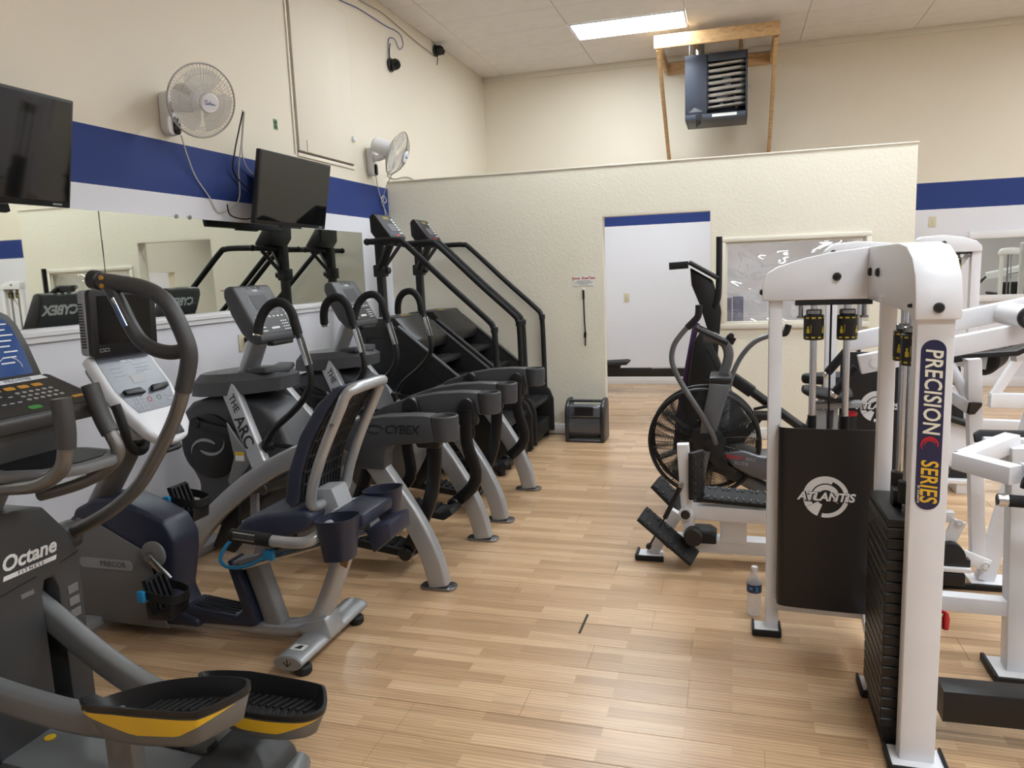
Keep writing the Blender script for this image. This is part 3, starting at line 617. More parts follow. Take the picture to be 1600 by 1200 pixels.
# ------------------------------------------------------------------ room beyond: second mirror, mats, rower
o = thing('framed_mirror', 'silver framed mirror on the back wall at far right', 'mirror', (2.7, YB, 1.03), None)
part(o, 'glass', MB().box((2.70, YB - 0.012, 1.1), (4.9, YB - 0.004, 1.76)), 'mirror')
part(o, 'top_rail', MB().box((2.66, YB - 0.035, 1.76), (4.94, YB - 0.0005, 1.845), 0.008), 'trim_white')
part(o, 'bottom_rail', MB().box((2.78, YB - 0.04, 1.02), (4.94, YB - 0.0005, 1.099), 0.008), 'trim_white')
for i, (x, hh) in enumerate(((-0.10, 1.16), (0.04, 1.17))):
    o = thing('rolled_mat', ('dark blue rolled mat, left of two seen through the film window', 'dark blue rolled mat, right of two seen through the film window')[i], 'mat', (x, 9.95, -0.003), 'rolled mats')
    sp_ = [(0.012 + 0.05 * k / 60) for k in range(61)]
    part(o, 'roll', MB().lathe([(0.0, 0.0), (0.06, 0.0), (0.063, 0.01), (0.063, hh - 0.01), (0.06, hh), (0.0, hh)], (x, 9.95, -0.003), (0, 0, 1), 28), 'mat_blue')
    part(o, 'loose_edge', MB().box((x + 0.055, 9.9, 0.0), (x + 0.064, 9.935, hh - 0.002), 0.003), 'mat_blue')
o = thing('rowing_machine', 'black rowing machine with long rail seen through the doorway', 'rower', (-0.9, 9.6, -0.003))
part(o, 'rail', MB().bar((-1.75, 9.6, 0.255), (0.4, 9.6, 0.265), 0.06, 0.11), 'black_metal')
part(o, 'rail_top', MB().bar((-1.0, 9.6, 0.312), (0.4, 9.6, 0.322), 0.07, 0.012), 'chrome')
part(o, 'seat', MB().poly([(-1.66, 9.45, 0.345), (-1.3, 9.45, 0.365), (-1.28, 9.45, 0.4), (-1.33, 9.45, 0.41), (-1.62, 9.45, 0.395), (-1.68, 9.45, 0.375)], (0, 0.3, 0), 0.015), 'black_rubber')
part(o, 'seat_carriage', MB().box((-1.56, 9.55, 0.312), (-1.40, 9.65, 0.3448), 0.005), 'black_plastic')
part(o, 'rear_foot', MB().box((-1.72, 9.4, 0.0), (-1.62, 9.8, 0.06), 0.015).bar((-1.67, 9.6, 0.05), (-1.67, 9.6, 0.2), 0.06, 0.06, (0, 1, 0)), 'black_plastic')
part(o, 'front_stand', MB().box((0.25, 9.35, 0.0), (0.35, 9.85, 0.06), 0.015).bar((0.3, 9.6, 0.05), (0.3, 9.6, 0.21), 0.06, 0.06, (0, 1, 0)), 'black_plastic')
part(o, 'flywheel_housing', MB().cyl((0.35, 9.5, 0.45), (0.35, 9.7, 0.45), 0.26, 32, 0.03), 'black_plastic')
for yy in (9.45, 9.75): part(o, 'foot_plate', MB().bar((-0.05, yy, 0.24), (0.12, yy, 0.5), 0.11, 0.02), 'black_plastic')
# floor blower
b = thing('floor_blower', 'grey cube shaped floor blower fan beside the doorway', 'blower', (-1.32, 6.85, 0))
bx0, bx1, by0, by1 = -1.5, -1.135, 6.7, 6.99
prof = [(by0, 0.0), (by0, 0.26), (by0 + 0.02, 0.33), (by0 + 0.07, 0.375), (by0 + 0.13, 0.39), (by1 - 0.06, 0.39), (by1, 0.34), (by1, 0.0)]
for xa in (bx0, bx1 - 0.035): part(b, 'side_plate', MB().prism(prof, xa, xa + 0.035, 'x', 0.008), 'blower_dark')
part(b, 'drum', MB().lathe([(0.143, 0), (0.143, bx1 - bx0 - 0.072)], (bx0 + 0.036, by0 + 0.15, 0.158), (1, 0, 0), 36), 'blower_grey')
part(b, 'grille_panel', MB().poly([(bx0 + 0.036, by0 + 0.005, 0.235), (bx0 + 0.036, by0 + 0.02, 0.335), (bx0 + 0.036, by0 + 0.06, 0.35), (bx0 + 0.036, by0 + 0.06, 0.235)], (bx1 - bx0 - 0.072, 0, 0), 0.004), 'blower_grey')
gr = MB()
for k in range(7):
    z = 0.252 + 0.0115 * k; yy = by0 + 0.003 + 0.0145 * (z - 0.24) / 0.09
    gr.box((bx0 + 0.09, yy - 0.004, z), (bx1 - 0.1, yy + 0.004, z + 0.006))
part(b, 'grille_slats', gr, 'black_matte')
text(b, 'Lasko', 'ink_white', 0.026, (bx1 - 0.08, by0 + 0.017, 0.325), (1, 0, 0), (0, 0.16, 1), off=0.0006) if False else None
part(b, 'maker_mark', MB().box((bx1 - 0.1, by0 + 0.0125, 0.322), (bx1 - 0.055, by0 + 0.0165, 0.329)), 'ink_white')
part(b, 'top_bar', MB().box((bx0 + 0.036, by0 + 0.09, 0.362), (bx1 - 0.036, by0 + 0.16, 0.38), 0.006), 'blower_dark')
part(b, 'base_bar', MB().box((bx0 + 0.036, by0 - 0.0, 0.01), (bx1 - 0.036, by0 + 0.03, 0.03), 0.006), 'blower_grey')
part(b, 'power_cord', MB().tube([(bx0 + 0.03, by1 - 0.02, 0.02), (-1.56, 7.0, 0.006), (-1.62, 7.01, 0.006), (-1.75, 7.015, 0.006)], 0.005, 4, 6), 'black_rubber')
# ================================================================== arc trainers
def arc_trainer(lab, y0):
    o = thing('arc_trainer', lab, 'exercise machine', (-2.1, y0, 0), 'arc trainers by the left wall')
    path = [(-3.02, 0.02), (-2.93, 0.13), (-2.75, 0.32), (-2.52, 0.50), (-2.28, 0.635), (-2.05, 0.725), (-1.90, 0.755), (-1.79, 0.69), (-1.69, 0.555), (-1.60, 0.42), (-1.525, 0.29), (-1.465, 0.15), (-1.435, 0.016)]
    for s in (-1, 1):
        ya = y0 + s * 0.355
        part(o, 'side_frame', MB().sweep([(x, ya, z) for x, z in path], rrect(0.072, 0.098, 0.02, 3), (0, 1, 0) if False else (0.35, 0, 1), 4), 'silver_paint') if False else \
            part(o, 'side_frame', MB().sweep([(x, ya, z) for x, z in path], rrect(0.104, 0.072, 0.014, 3), (0, 1, 0), 4), 'silver_paint')
        part(o, 'foot_plate', MB().poly([(-1.44 + a, ya + b, 0.001) for a, b in rrect(0.19, 0.10, 0.04, 5)], (0, 0, 0.013), 0.003), 'steel')
        # dark arm shroud with cup holder
        sh = [(-2.14, 0.735), (-2.02, 0.81), (-1.85, 0.865), (-1.68, 0.893), (-1.53, 0.902), (-1.42, 0.9), (-1.40, 0.77), (-1.55, 0.755), (-1.645, 0.745), (-1.675, 0.7), (-1.68, 0.62), (-1.82, 0.62), (-1.835, 0.69), (-1.9, 0.715), (-2.02, 0.705)]
        a = part(o, 'arm_shroud', MB().prism(sh, ya - 0.052, ya + 0.052, 'y', 0.012), 'shroud_plastic')
        part(a, 'cup_holder', MB().lathe([(0.0, 0.772), (0.058, 0.772), (0.066, 0.778), (0.07, 0.86), (0.07, 0.893), (0.066, 0.898), (0.06, 0.898), (0.056, 0.888), (0.05, 0.80), (0.0, 0.80)], (-1.365, ya, 0), (0, 0, 1), 28), 'shroud_plastic')
        part(a, 'cup_well', MB().lathe([(0.0, 0.8012), (0.051, 0.8012), (0.0555, 0.882)], (-1.365, ya, 0), (0, 0, 1), 24), 'black_matte')
        if s < 0:
            f, n = frame((-1.62, ya - 0.0525, 0.828), (1, 0, 0.0), (0, 0, 1))
            text(a, 'CYBEX', 'ink_dim', 0.062, f(0.045, 0), (1, 0, 0), (0, 0, 1), off=0.002, shear=0.2, sp=0.95)
            part(a, 'emblem', MB().sweep([f(-0.10 + 0.045 * math.cos(t), 0.02 * math.sin(t)) - V(0, 0.0006, 0) for t in [k * PI / 8 for k in range(14)]], rrect(0.012, 0.001, 0.0004, 1), (0, 1, 0)), 'ink_dim')
        # pedal linkage hanging from the arm
        yi = y0 + s * 0.285
        for px_ in (-1.48, -1.83):
            part(o, 'pivot_cap', MB().poly([(px_ + 0.048 * math.cos(t), y0 + s * 0.262, 0.825 + 0.048 * math.sin(t)) for t in [k * PI / 8 for k in range(9)]] + [(px_ - 0.07, y0 + s * 0.262, 0.74), (px_ - 0.06, y0 + s * 0.262, 0.715), (px_ + 0.06, y0 + s * 0.262, 0.715), (px_ + 0.07, y0 + s * 0.262, 0.74)], (0, 0.05 * s, 0), 0.01), 'black_plastic')
        dz = 0.0 if s < 0 else 0.12; dx = 0.0 if s < 0 else 0.09; yp = y0 + s * 0.245
        part(o, 'pedal_arm', MB().sweep([(-1.47, yp, 0.81), (-1.475, yp, 0.62), (-1.52 + dx, yp, 0.40), (-1.66 + dx, yp, 0.13 + dz)], rrect(0.074, 0.032, 0.012, 2), (0, 1, 0), 4), 'black_metal')
        part(o, 'pedal_arm', MB().sweep([(-1.83, yp, 0.81), (-1.85, yp, 0.6), (-1.93 + dx, yp, 0.40), (-2.05 + dx, yp, 0.19 + dz)], rrect(0.07, 0.032, 0.012, 2), (0, 1, 0), 4), 'black_metal')
        fp = part(o, 'foot_pedal', MB().poly([(-2.14 + dx, y0 + s * 0.06, 0.15 + dz), (-2.14 + dx, y0 + s * 0.06, 0.20 + dz), (-1.68 + dx, y0 + s * 0.06, 0.13 + dz), (-1.62 + dx, y0 + s * 0.06, 0.155 + dz), (-1.60 + dx, y0 + s * 0.06, 0.125 + dz), (-1.66 + dx, y0 + s * 0.06, 0.085 + dz)], (0, s * 0.165, 0), 0.01), 'black_rubber')
        tr = MB()
        for k in range(9): x = -2.1 + dx + 0.046 * k; z = 0.206 + dz - 0.0062 * k * 1.13; tr.box((x, min(y0 + s * 0.08, y0 + s * 0.2), z - 0.012), (x + 0.016, max(y0 + s * 0.08, y0 + s * 0.2), z - 0.001))
        part(fp, 'tread', tr, 'black_matte')
        part(o, 'pivot_knob', MB().cyl((-1.66 + dx, yp - 0.03 * s, 0.13 + dz), (-1.66 + dx, yp + 0.04 * s, 0.13 + dz), 0.038, 18, 0.008), 'black_plastic')
        # sloping fork tube with lettering
        A = V(-2.70, y0 + s * 0.20, 1.0); B = V(-2.445, y0 + s * 0.335, 0.60)
        ft = part(o, 'fork_tube', MB().sweep([A, B], rrect(0.095, 0.06, 0.01, 3), (0, 1, 0)), 'silver_paint')
        if s < 0:
            d = (B - A).normalized(); nn = V(0, -1, 0); nn = (nn - d * nn.dot(d)).normalized(); w = nn.cross(d)
            c = (A + B) / 2 + nn * 0.0305
            text(ft, 'THE', 'ink_black', 0.058, c - d * 0.135 + w * 0.008, d, w, off=0.0006)
            text(ft, 'ARC', 'ink_black', 0.098, c + d * 0.04, d, w, off=0.0012)
        part(o, 'gusset', MB().prism([(-2.64, 0.83), (-2.50, 0.62), (-2.64, 0.46), (-2.665, 0.5), (-2.61, 0.64)], y0 + s * 0.325, y0 + s * 0.34, 'y', 0.003), 'grey_paint')
        if s < 0:
            part(o, 'warning_label', MB().box((-2.60, y0 - 0.342, 0.62), (-2.545, y0 - 0.3405, 0.65)), 'sticker_white')
            part(o, 'warning_band', MB().box((-2.60, y0 - 0.342, 0.6505), (-2.545, y0 - 0.3405, 0.67)), 'yellow')
        # handlebar: swinging lever, foam grip, contact plate
        yh = y0 + s * 0.30
        lv = [(-2.47, 0.60, 0), (-2.42, 0.72, 0), (-2.36, 0.80, 0), (-2.24, 0.895, 0), (-2.155, 0.985, 0), (-2.125, 1.07, 0), (-2.14, 1.17, 0), (-2.185, 1.33, 0)]
        part(o, 'handle_lever', MB().tube([(x, yh + s * q, z) for x, z, q in lv], 0.0185, 5, 12), 'black_metal')
        gp = [(-2.178, 1.30, 0), (-2.19, 1.35, 0), (-2.21, 1.42, 0), (-2.255, 1.465, 0), (-2.315, 1.462, 0.004), (-2.36, 1.425, 0.012), (-2.385, 1.37, 0.025), (-2.395, 1.31, 0.04)]
        g = part(o, 'handle_grip', MB().tube([(x, yh + s * q, z) for x, z, q in gp], 0.0245, 5, 14), 'foam_grip')
        e = V(-2.395, yh + s * 0.04, 1.31)
        part(g, 'end_cap', MB().cyl(e, e + V(-0.002, s * 0.004, -0.014), 0.024, 16, 0.004), 'chrome')
        for q in (-1, 1): part(o, 'contact_plate', MB().sweep([(-2.129, yh + q * 0.0205, 1.14), (-2.165, yh + q * 0.0205, 1.28)], rrect(0.02, 0.007, 0.002, 1), (0, 1, 0)), 'chrome')
        part(o, 'lever_link', MB().tube([(-2.45, yh, 0.70), (-2.40, yh + s * -0.03, 0.70)], 0.03, 1, 14).tube([(-2.42, yh - s * 0.02, 0.70), (-2.30, yh - s * 0.03, 0.69), (-2.12, yh - s * 0.03, 0.66)], 0.012, 2, 8), 'black_metal')
        part(o, 'crank_link', MB().sweep([(-2.62, y0 + s * 0.22, 0.42), (-2.48, y0 + s * 0.22, 0.44), (-2.34, y0 + s * 0.22, 0.49)], rrect(0.05, 0.03, 0.012, 2), (0, 1, 0)).cyl((-2.52, y0 + s * 0.20, 0.43), (-2.52, y0 + s * 0.245, 0.43), 0.032, 16, 0.006).cyl((-2.34, y0 + s * 0.20, 0.49), (-2.34, y0 + s * 0.245, 0.49), 0.032, 16, 0.006), 'warm_grey')
        part(o, 'hanger_bar', MB().bar((-2.60, y0 + s * 0.2, 0.42), (-2.62, y0 + s * 0.2, 0.16), 0.045, 0.03, (0, 1, 0)), 'light_grey')
        part(o, 'lower_fin', MB().prism([(-2.84, 0.10), (-2.70, 0.07), (-2.655, 0.12), (-2.64, 0.36), (-2.68, 0.40)], y0 + s * 0.27, y0 + s * 0.30, 'y', 0.008), 'black_plastic')
    # central drive cowl
    cw = [(-3.06, 0.17), (-3.0, 0.42), (-3.08, 0.58), (-3.11, 0.70), (-3.08, 0.83), (-3.0, 0.905), (-2.86, 0.945), (-2.68, 0.94), (-2.52, 0.89), (-2.42, 0.78), (-2.36, 0.64), (-2.42, 0.5), (-2.6, 0.36), (-2.8, 0.17)]
    part(o, 'drive_cowl', MB().prism(cw, y0 - 0.17, y0 + 0.17, 'y', 0.035, 3), 'dark_plastic')
    for s in (-1, 1):
        d = part(o, 'flywheel_cover', MB().lathe([(0.188, 0), (0.188, 0.018), (0.17, 0.03), (0.0, 0.034)], (-2.885, y0 + s * 0.168, 0.655), (0, s, 0), 40), 'black_plastic')
        f, n = frame((-2.885, y0 + s * 0.2035, 0.655), (-s, 0, 0), (0, 0, 1))
        mb = MB(); k = 16
        for rot in (0, PI):
            o1 = []; o2 = []
            for i in range(k + 1):
                t = i / k; a = rot + 0.5 + t * 3.2; r1 = 0.062 + 0.07 * t ** 2.2; wd = 0.03 * math.sin(PI * (0.12 + 0.88 * t)) * (1 - 0.3 * t)
                o1.append(f(r1 * math.cos(a), 0.72 * r1 * math.sin(a), 0)); o2.append(f((r1 - wd) * math.cos(a), 0.72 * (r1 - wd) * math.sin(a), 0))
            mb.add(o1 + o2, [(i, i + 1, k + 2 + i, k + 1 + i) for i in range(k)])
        part(d, 'emblem', mb, 'ink_grey')
        part(d, 'crank_arm', MB().sweep([(-2.93, y0 + s * 0.225, 0.80), (-2.72, y0 + s * 0.225, 0.76), (-2.55, y0 + s * 0.225, 0.70)], rrect(0.04, 0.022, 0.008, 2), (0, 1, 0)).cyl((-2.93, y0 + s * 0.2, 0.80), (-2.93, y0 + s * 0.245, 0.80), 0.033, 18, 0.006), 'black_metal')
    part(o, 'rear_cowl', MB().prism([(-2.68, 0.12), (-2.68, 0.35), (-2.5, 0.46), (-2.2, 0.50), (-2.12, 0.36), (-2.15, 0.12)], y0 - 0.12, y0 + 0.12, 'y', 0.02), 'warm_grey')
    part(o, 'front_crossbar', MB().box((-3.08, y0 - 0.40, 0.003), (-2.98, y0 + 0.40, 0.05), 0.01), 'silver_paint')
    # top shelf
    tsv = [(-3.02, -0.06), (-2.96, -0.20), (-2.86, -0.25), (-2.72, -0.25), (-2.56, -0.20), (-2.45, -0.10), (-2.435, 0.0), (-2.45, 0.10), (-2.56, 0.20), (-2.72, 0.25), (-2.86, 0.25), (-2.96, 0.20), (-3.02, 0.06)]
    k = len(tsv); r0 = [(x, y0 + q, 0.945 + 0.05 * (x + 3.0)) for x, q in tsv]; r1 = [(x + 0.012, y0 + q * 0.96, 1.02 + 0.05 * (x + 3.0)) for x, q in tsv]; r2 = [(-2.73 + (x + 2.73) * 0.84, y0 + q * 0.8, 1.065 + 0.04 * (x + 3.0)) for x, q in tsv]
    part(o, 'top_shelf', MB().add(r0 + r1 + r2, [(i * k + j, i * k + (j + 1) % k, (i + 1) * k + (j + 1) % k, (i + 1) * k + j) for i in range(2) for j in range(k)] + [tuple(range(k))[::-1], tuple(2 * k + j for j in range(k))]), 'dark_plastic', ang=28)
    part(o, 'shelf_ridge', MB().poly([(-2.62, y0 - 0.17, 1.07), (-2.5, y0 - 0.15, 1.072), (-2.44, y0, 1.06), (-2.5, y0 + 0.15, 1.072), (-2.62, y0 + 0.17, 1.07), (-2.56, y0, 1.07)], (0, 0, 0.03), 0.008), 'shroud_plastic')
    part(o, 'console_mast', MB().sweep([(-2.72, y0 - 0.02, 1.03), (-2.67, y0 - 0.03, 1.12), (-2.58, y0 - 0.05, 1.285)], circ(0.07, 20, 0.05), (0, 1, 0) if False else (1, 0, 0.3), 3), 'silver_paint')
    # console
    cp = [(-2.655, 1.555), (-2.685, 1.56), (-2.715, 1.545), (-2.718, 1.50), (-2.68, 1.40), (-2.625, 1.30), (-2.58, 1.255), (-2.54, 1.235), (-2.50, 1.245), (-2.495, 1.275)]
    c = part(o, 'console', MB().prism(cp, y0 - 0.175, y0 + 0.175, 'y', 0.022, 3), 'dark_plastic')
    A = V(-2.655, y0, 1.555); B = V(-2.495, y0, 1.275); d = (A - B).normalized(); f, n = frame(B + V(0, 0, 0), (0, 1, 0), d)
    part(c, 'screen', MB().poly([f(a, b, 0.0004) for a, b in ((-0.075, 0.17), (0.075, 0.17), (0.075, 0.265), (-0.075, 0.265))], n * 0.001), 'lcd_grey')
    ol = MB(); q = [(-0.10, 0.15), (0.10, 0.15), (0.10, 0.285), (-0.10, 0.285)]
    for i in range(4):
        a, b = q[i], q[(i + 1) % 4]; ol.bar(f(*a, 0.0008), f(*b, 0.0008), 0.0025, 0.001, n, 0.0003)
    part(c, 'screen_outline', ol, 'ink_grey')
    text(c, 'CYBEX', 'ink_white', 0.018, f(0.0, 0.292, 0.001), (0, 1, 0), d, off=0.0004)
    text(c, 'ARC', 'ink_grey', 0.014, f(0.03, 0.143, 0.001), (0, 1, 0), d)
    kp = part(c, 'keypad', MB().poly([f(a, b, 0.0004) for a, b in ((-0.145, 0.02), (0.145, 0.02), (0.15, 0.11), (-0.15, 0.11))], n * 0.002), 'black_plastic')
    kb = MB()
    for i in range(7): kb.poly([f(-0.13 + 0.04 * i + a, 0.12 + b, 0.0005) for a, b in ((0, 0), (0.02, 0), (0.02, 0.008), (0, 0.008))], n * 0.002)
    for i in range(3):
        for j in range(4): kb.poly([f(0.075 + 0.022 * i + a, 0.032 + 0.018 * j + b, 0.0025) for a, b in ((0, 0), (0.014, 0), (0.014, 0.006), (0, 0.006))], n * 0.002)
        kb.poly([f(-0.13 + a, 0.035 + 0.022 * i + b, 0.0025) for a, b in ((0, 0), (0.04, 0), (0.04, 0.006), (0, 0.006))], n * 0.002)
    kb.poly([f(-0.04 + a, 0.045 + b, 0.0025) for a, b in ((0, 0), (0.075, 0), (0.075, 0.012), (0, 0.012))], n * 0.002)
    part(kp, 'key_print', kb, 'ink_white')
    vt = MB()
    for i in range(3): vt.box((-2.70, y0 - 0.06 + 0.05 * i, 1.5602), (-2.66, y0 - 0.03 + 0.05 * i, 1.5612))
    for i in range(3): vt.poly([f(-0.065 + 0.05 * i + a, 0.302 + b, 0.0004) for a, b in ((0, 0), (0.032, 0), (0.032, 0.014), (0, 0.014))], n * 0.0008)
    part(c, 'vent', vt, 'black_matte')
    part(c, 'lower_lip', MB().box((-2.52, y0 - 0.10, 1.225), (-2.475, y0 + 0.10, 1.25), 0.008), 'black_plastic')
    # lettering on the back of the console, seen in the mirror
    bd = (V(-2.718, y0, 1.50) - V(-2.68, y0, 1.40)).normalized(); bc_ = V(-2.700, y0 - 0.03, 1.4505)
    text(c, 'CYBEX', 'ink_white', 0.085, bc_, (0, -1, 0), bd, off=0.0035, sp=0.95)
    part(c, 'emblem', MB().sweep([bc_ + V(-0.002, 0, 0) + V(0, 0.13, 0) + V(0, -1, 0) * 0.035 * math.cos(t) + bd * 0.02 * math.sin(t) for t in [k * PI / 8 + 0.4 for k in range(14)]], rrect(0.002, 0.009, 0.0006, 1), (1, 0, 0.3)), 'ink_grey')
    c.location = (0.045, -0.05, 0)
    return o
a1 = arc_trainer('grey arc trainer standing right behind the recumbent bike, its console by the wall outlet', 3.755)
a2 = dup(a1, (-2.1, 4.815, 0), 'grey arc trainer standing between its twin and the black stair climbers')

# ================================================================== stair climbers
def climber(lab, y0):
    o = thing('stair_climber', lab, 'exercise machine', (-2.25, y0, 0), 'black stair climbers'); h = 0.335
    sp = [(-2.90, 0.05), (-2.90, 1.17), (-2.88, 1.185), (-2.60, 1.185), (-2.53, 1.15), (-1.83, 0.575), (-1.70, 0.45), (-1.665, 0.36), (-1.665, 0.05)]
    for s in (-1, 1):
        ya = y0 + s * h
        p = part(o, 'side_panel', MB().prism(sp, ya - 0.02 if s > 0 else ya - 0.02, ya + 0.02, 'y', 0.012), 'black_matte')
        ins = [(-2.84, 0.12), (-2.84, 1.10), (-2.62, 1.10), (-1.85, 0.47), (-1.75, 0.34), (-1.75, 0.12)]
        rd = MB(); yy = ya + s * 0.021
        for i in range(len(ins)):
            a, b = ins[i], ins[(i + 1) % len(ins)]; rd.bar((a[0], yy, a[1]), (b[0], yy, b[1]), 0.012, 0.005, (0, 1, 0), 0.002)
        part(p, 'panel_ridge', rd, 'black_plastic')
        part(o, 'side_cap', MB().sweep([(-2.56, ya, 1.185), (-1.86, ya, 0.61), (-1.74, ya, 0.50)], rrect(0.018, 0.05, 0.006, 2), (0, 1, 0)), 'shroud_plastic')
        part(o, 'foot', MB().cyl((-1.75, ya, 0.001), (-1.75, ya, 0.052), 0.03, 14, 0.005), 'black_rubber')
        part(o, 'foot', MB().cyl((-2.82, ya, 0.001), (-2.82, ya, 0.052), 0.03, 14, 0.005), 'black_rubber')
        yr = y0 + s * 0.345
        part(o, 'handrail', MB().tube([(-2.78, yr, 1.855), (-2.6, yr, 1.86), (-2.515, yr, 1.855), (-2.45, yr, 1.82), (-2.1, yr, 1.49), (-1.82, yr, 1.235), (-1.768, yr, 1.17), (-1.755, yr, 1.08), (-1.75, yr, 0.75), (-1.75, yr, 0.45)], 0.0235, 5, 12), 'foam_grip')
        part(o, 'rail_sleeve', MB().cyl((-1.758, yr, 1.12), (-1.756, yr, 1.17), 0.029, 14, 0.006), 'black_rubber')
        part(o, 'rail_end', MB().ball((-2.78, yr, 1.855), 0.028, 14), 'black_rubber')
        part(o, 'brace', MB().bar((-2.835, y0 + s * 0.03, 1.64), (-2.70, y0 + s * 0.10, 1.84), 0.07, 0.03), 'black_metal')
    part(o, 'cross_rail', MB().tube([(-2.76, y0 - 0.345, 1.855), (-2.76, y0 + 0.345, 1.855)], 0.022, 1, 12), 'foam_grip')
    part(o, 'mast', MB().bar((-2.84, y0, 0.9), (-2.845, y0, 1.875), 0.075, 0.055, (1, 0, 0)), 'black_metal')
    part(o, 'mast_collar', MB().box((-2.895, y0 - 0.045, 1.58), (-2.795, y0 + 0.05, 1.68), 0.01).cyl((-2.81, y0, 1.63), (-2.76, y0, 1.63), 0.03, 12, 0.005), 'black_plastic')
    # front cover and steps
    cv = part(o, 'front_cover', MB().prism([(-2.88, 0.06), (-2.88, 1.20), (-2.84, 1.25), (-2.60, 1.255), (-2.47, 1.12), (-2.40, 1.07), (-2.40, 0.98), (-2.55, 0.98), (-2.6, 0.06)], y0 - h + 0.0205, y0 + h - 0.0205, 'y', 0.015), 'black_metal')
    part(cv, 'warning_strip', MB().box((-2.655, y0 - 0.09, 1.2552), (-2.63, y0 + 0.07, 1.2565)), 'yellow')
    for k in range(4):
        x = -2.40 + 0.19 * k; z = 0.90 - 0.165 * k
        st = part(o, 'step', MB().box((x - 0.12, y0 - h + 0.03, z - 0.045), (x + 0.13, y0 + h - 0.03, z), 0.01), 'black_plastic')
        part(st, 'riser', MB().box((x - 0.15, y0 - h + 0.03, z - 0.17), (x - 0.125, y0 + h - 0.03, z + 0.0), 0.004), 'black_matte')
        tb = MB()
        for q in range(3): tb.box((x + 0.0 + 0.035 * q, y0 - h + 0.05, z + 0.0002), (x + 0.012 + 0.035 * q, y0 + h - 0.05, z + 0.003))
        part(st, 'tread', tb, 'black_rubber')
    part(o, 'base_frame', MB().box((-2.62, y0 - h + 0.03, 0.06), (-1.70, y0 + h - 0.03, 0.2), 0.01), 'black_matte')
    # console
    A = V(-2.80, y0, 2.085); B = V(-2.66, y0, 1.895); d = (A - B).normalized(); f_, n = frame(B, (0, 1, 0), d); f = lambda a, b, c=0.0: f_(a, b * 0.74, c)
    c = part(o, 'console', MB().prism([(-2.66, 1.895), (-2.80, 2.085), (-2.825, 2.09), (-2.85, 2.06), (-2.845, 1.94), (-2.80, 1.88), (-2.69, 1.872)], y0 - 0.15, y0 + 0.15, 'y', 0.012), 'black_plastic')
    part(c, 'face', MB().poly([f(a, b, 0.0004) for a, b in ((-0.135, 0.02), (0.135, 0.02), (0.135, 0.30), (-0.135, 0.30))], n * 0.001), 'lcd_grey')
    part(c, 'display', MB().poly([f(a, b, 0.0016) for a, b in ((-0.05, 0.09), (0.07, 0.09), (0.07, 0.19), (-0.05, 0.19))], n * 0.001), 'console_slate')
    part(c, 'yellow_print', MB().poly([f(a, b, 0.0016) for a, b in ((-0.04, 0.255), (0.06, 0.255), (0.06, 0.29), (-0.04, 0.29))], n * 0.0008), M['yellow_dim'])
    part(c, 'blue_print', MB().poly([f(a, b, 0.0016) for a, b in ((-0.11, 0.045), (0.06, 0.045), (0.06, 0.075), (-0.11, 0.075))], n * 0.0008), 'decal_navy')
    part(c, 'stop_key', MB().poly([f(a, b, 0.0016) for a, b in ((-0.02, 0.022), (0.05, 0.022), (0.05, 0.04), (-0.02, 0.04))], n * 0.002), 'red')
    ky = MB()
    for k in range(5): ky.poly([f(0.09 + a, 0.10 + 0.036 * k + b, 0.0016) for a, b in ((0, 0), (0.03, 0), (0.03, 0.022), (0, 0.022))], n * 0.002)
    for k in range(2): ky.poly([f(0.075 + 0.03 * k + a, 0.055 + b, 0.0016) for a, b in ((0, 0), (0.02, 0), (0.02, 0.02), (0, 0.02))], n * 0.002)
    part(c, 'keys', ky, 'ink_white'); return o
M['yellow_dim'] = mat('yellow_dim', (130, 118, 40), 0.4)
c1 = climber('black stair climber with step deck, nearer of two beside the arc trainers', 5.835)
c2 = dup(c1, (-2.25, 6.645, 0), 'black stair climber standing against the cream partition')
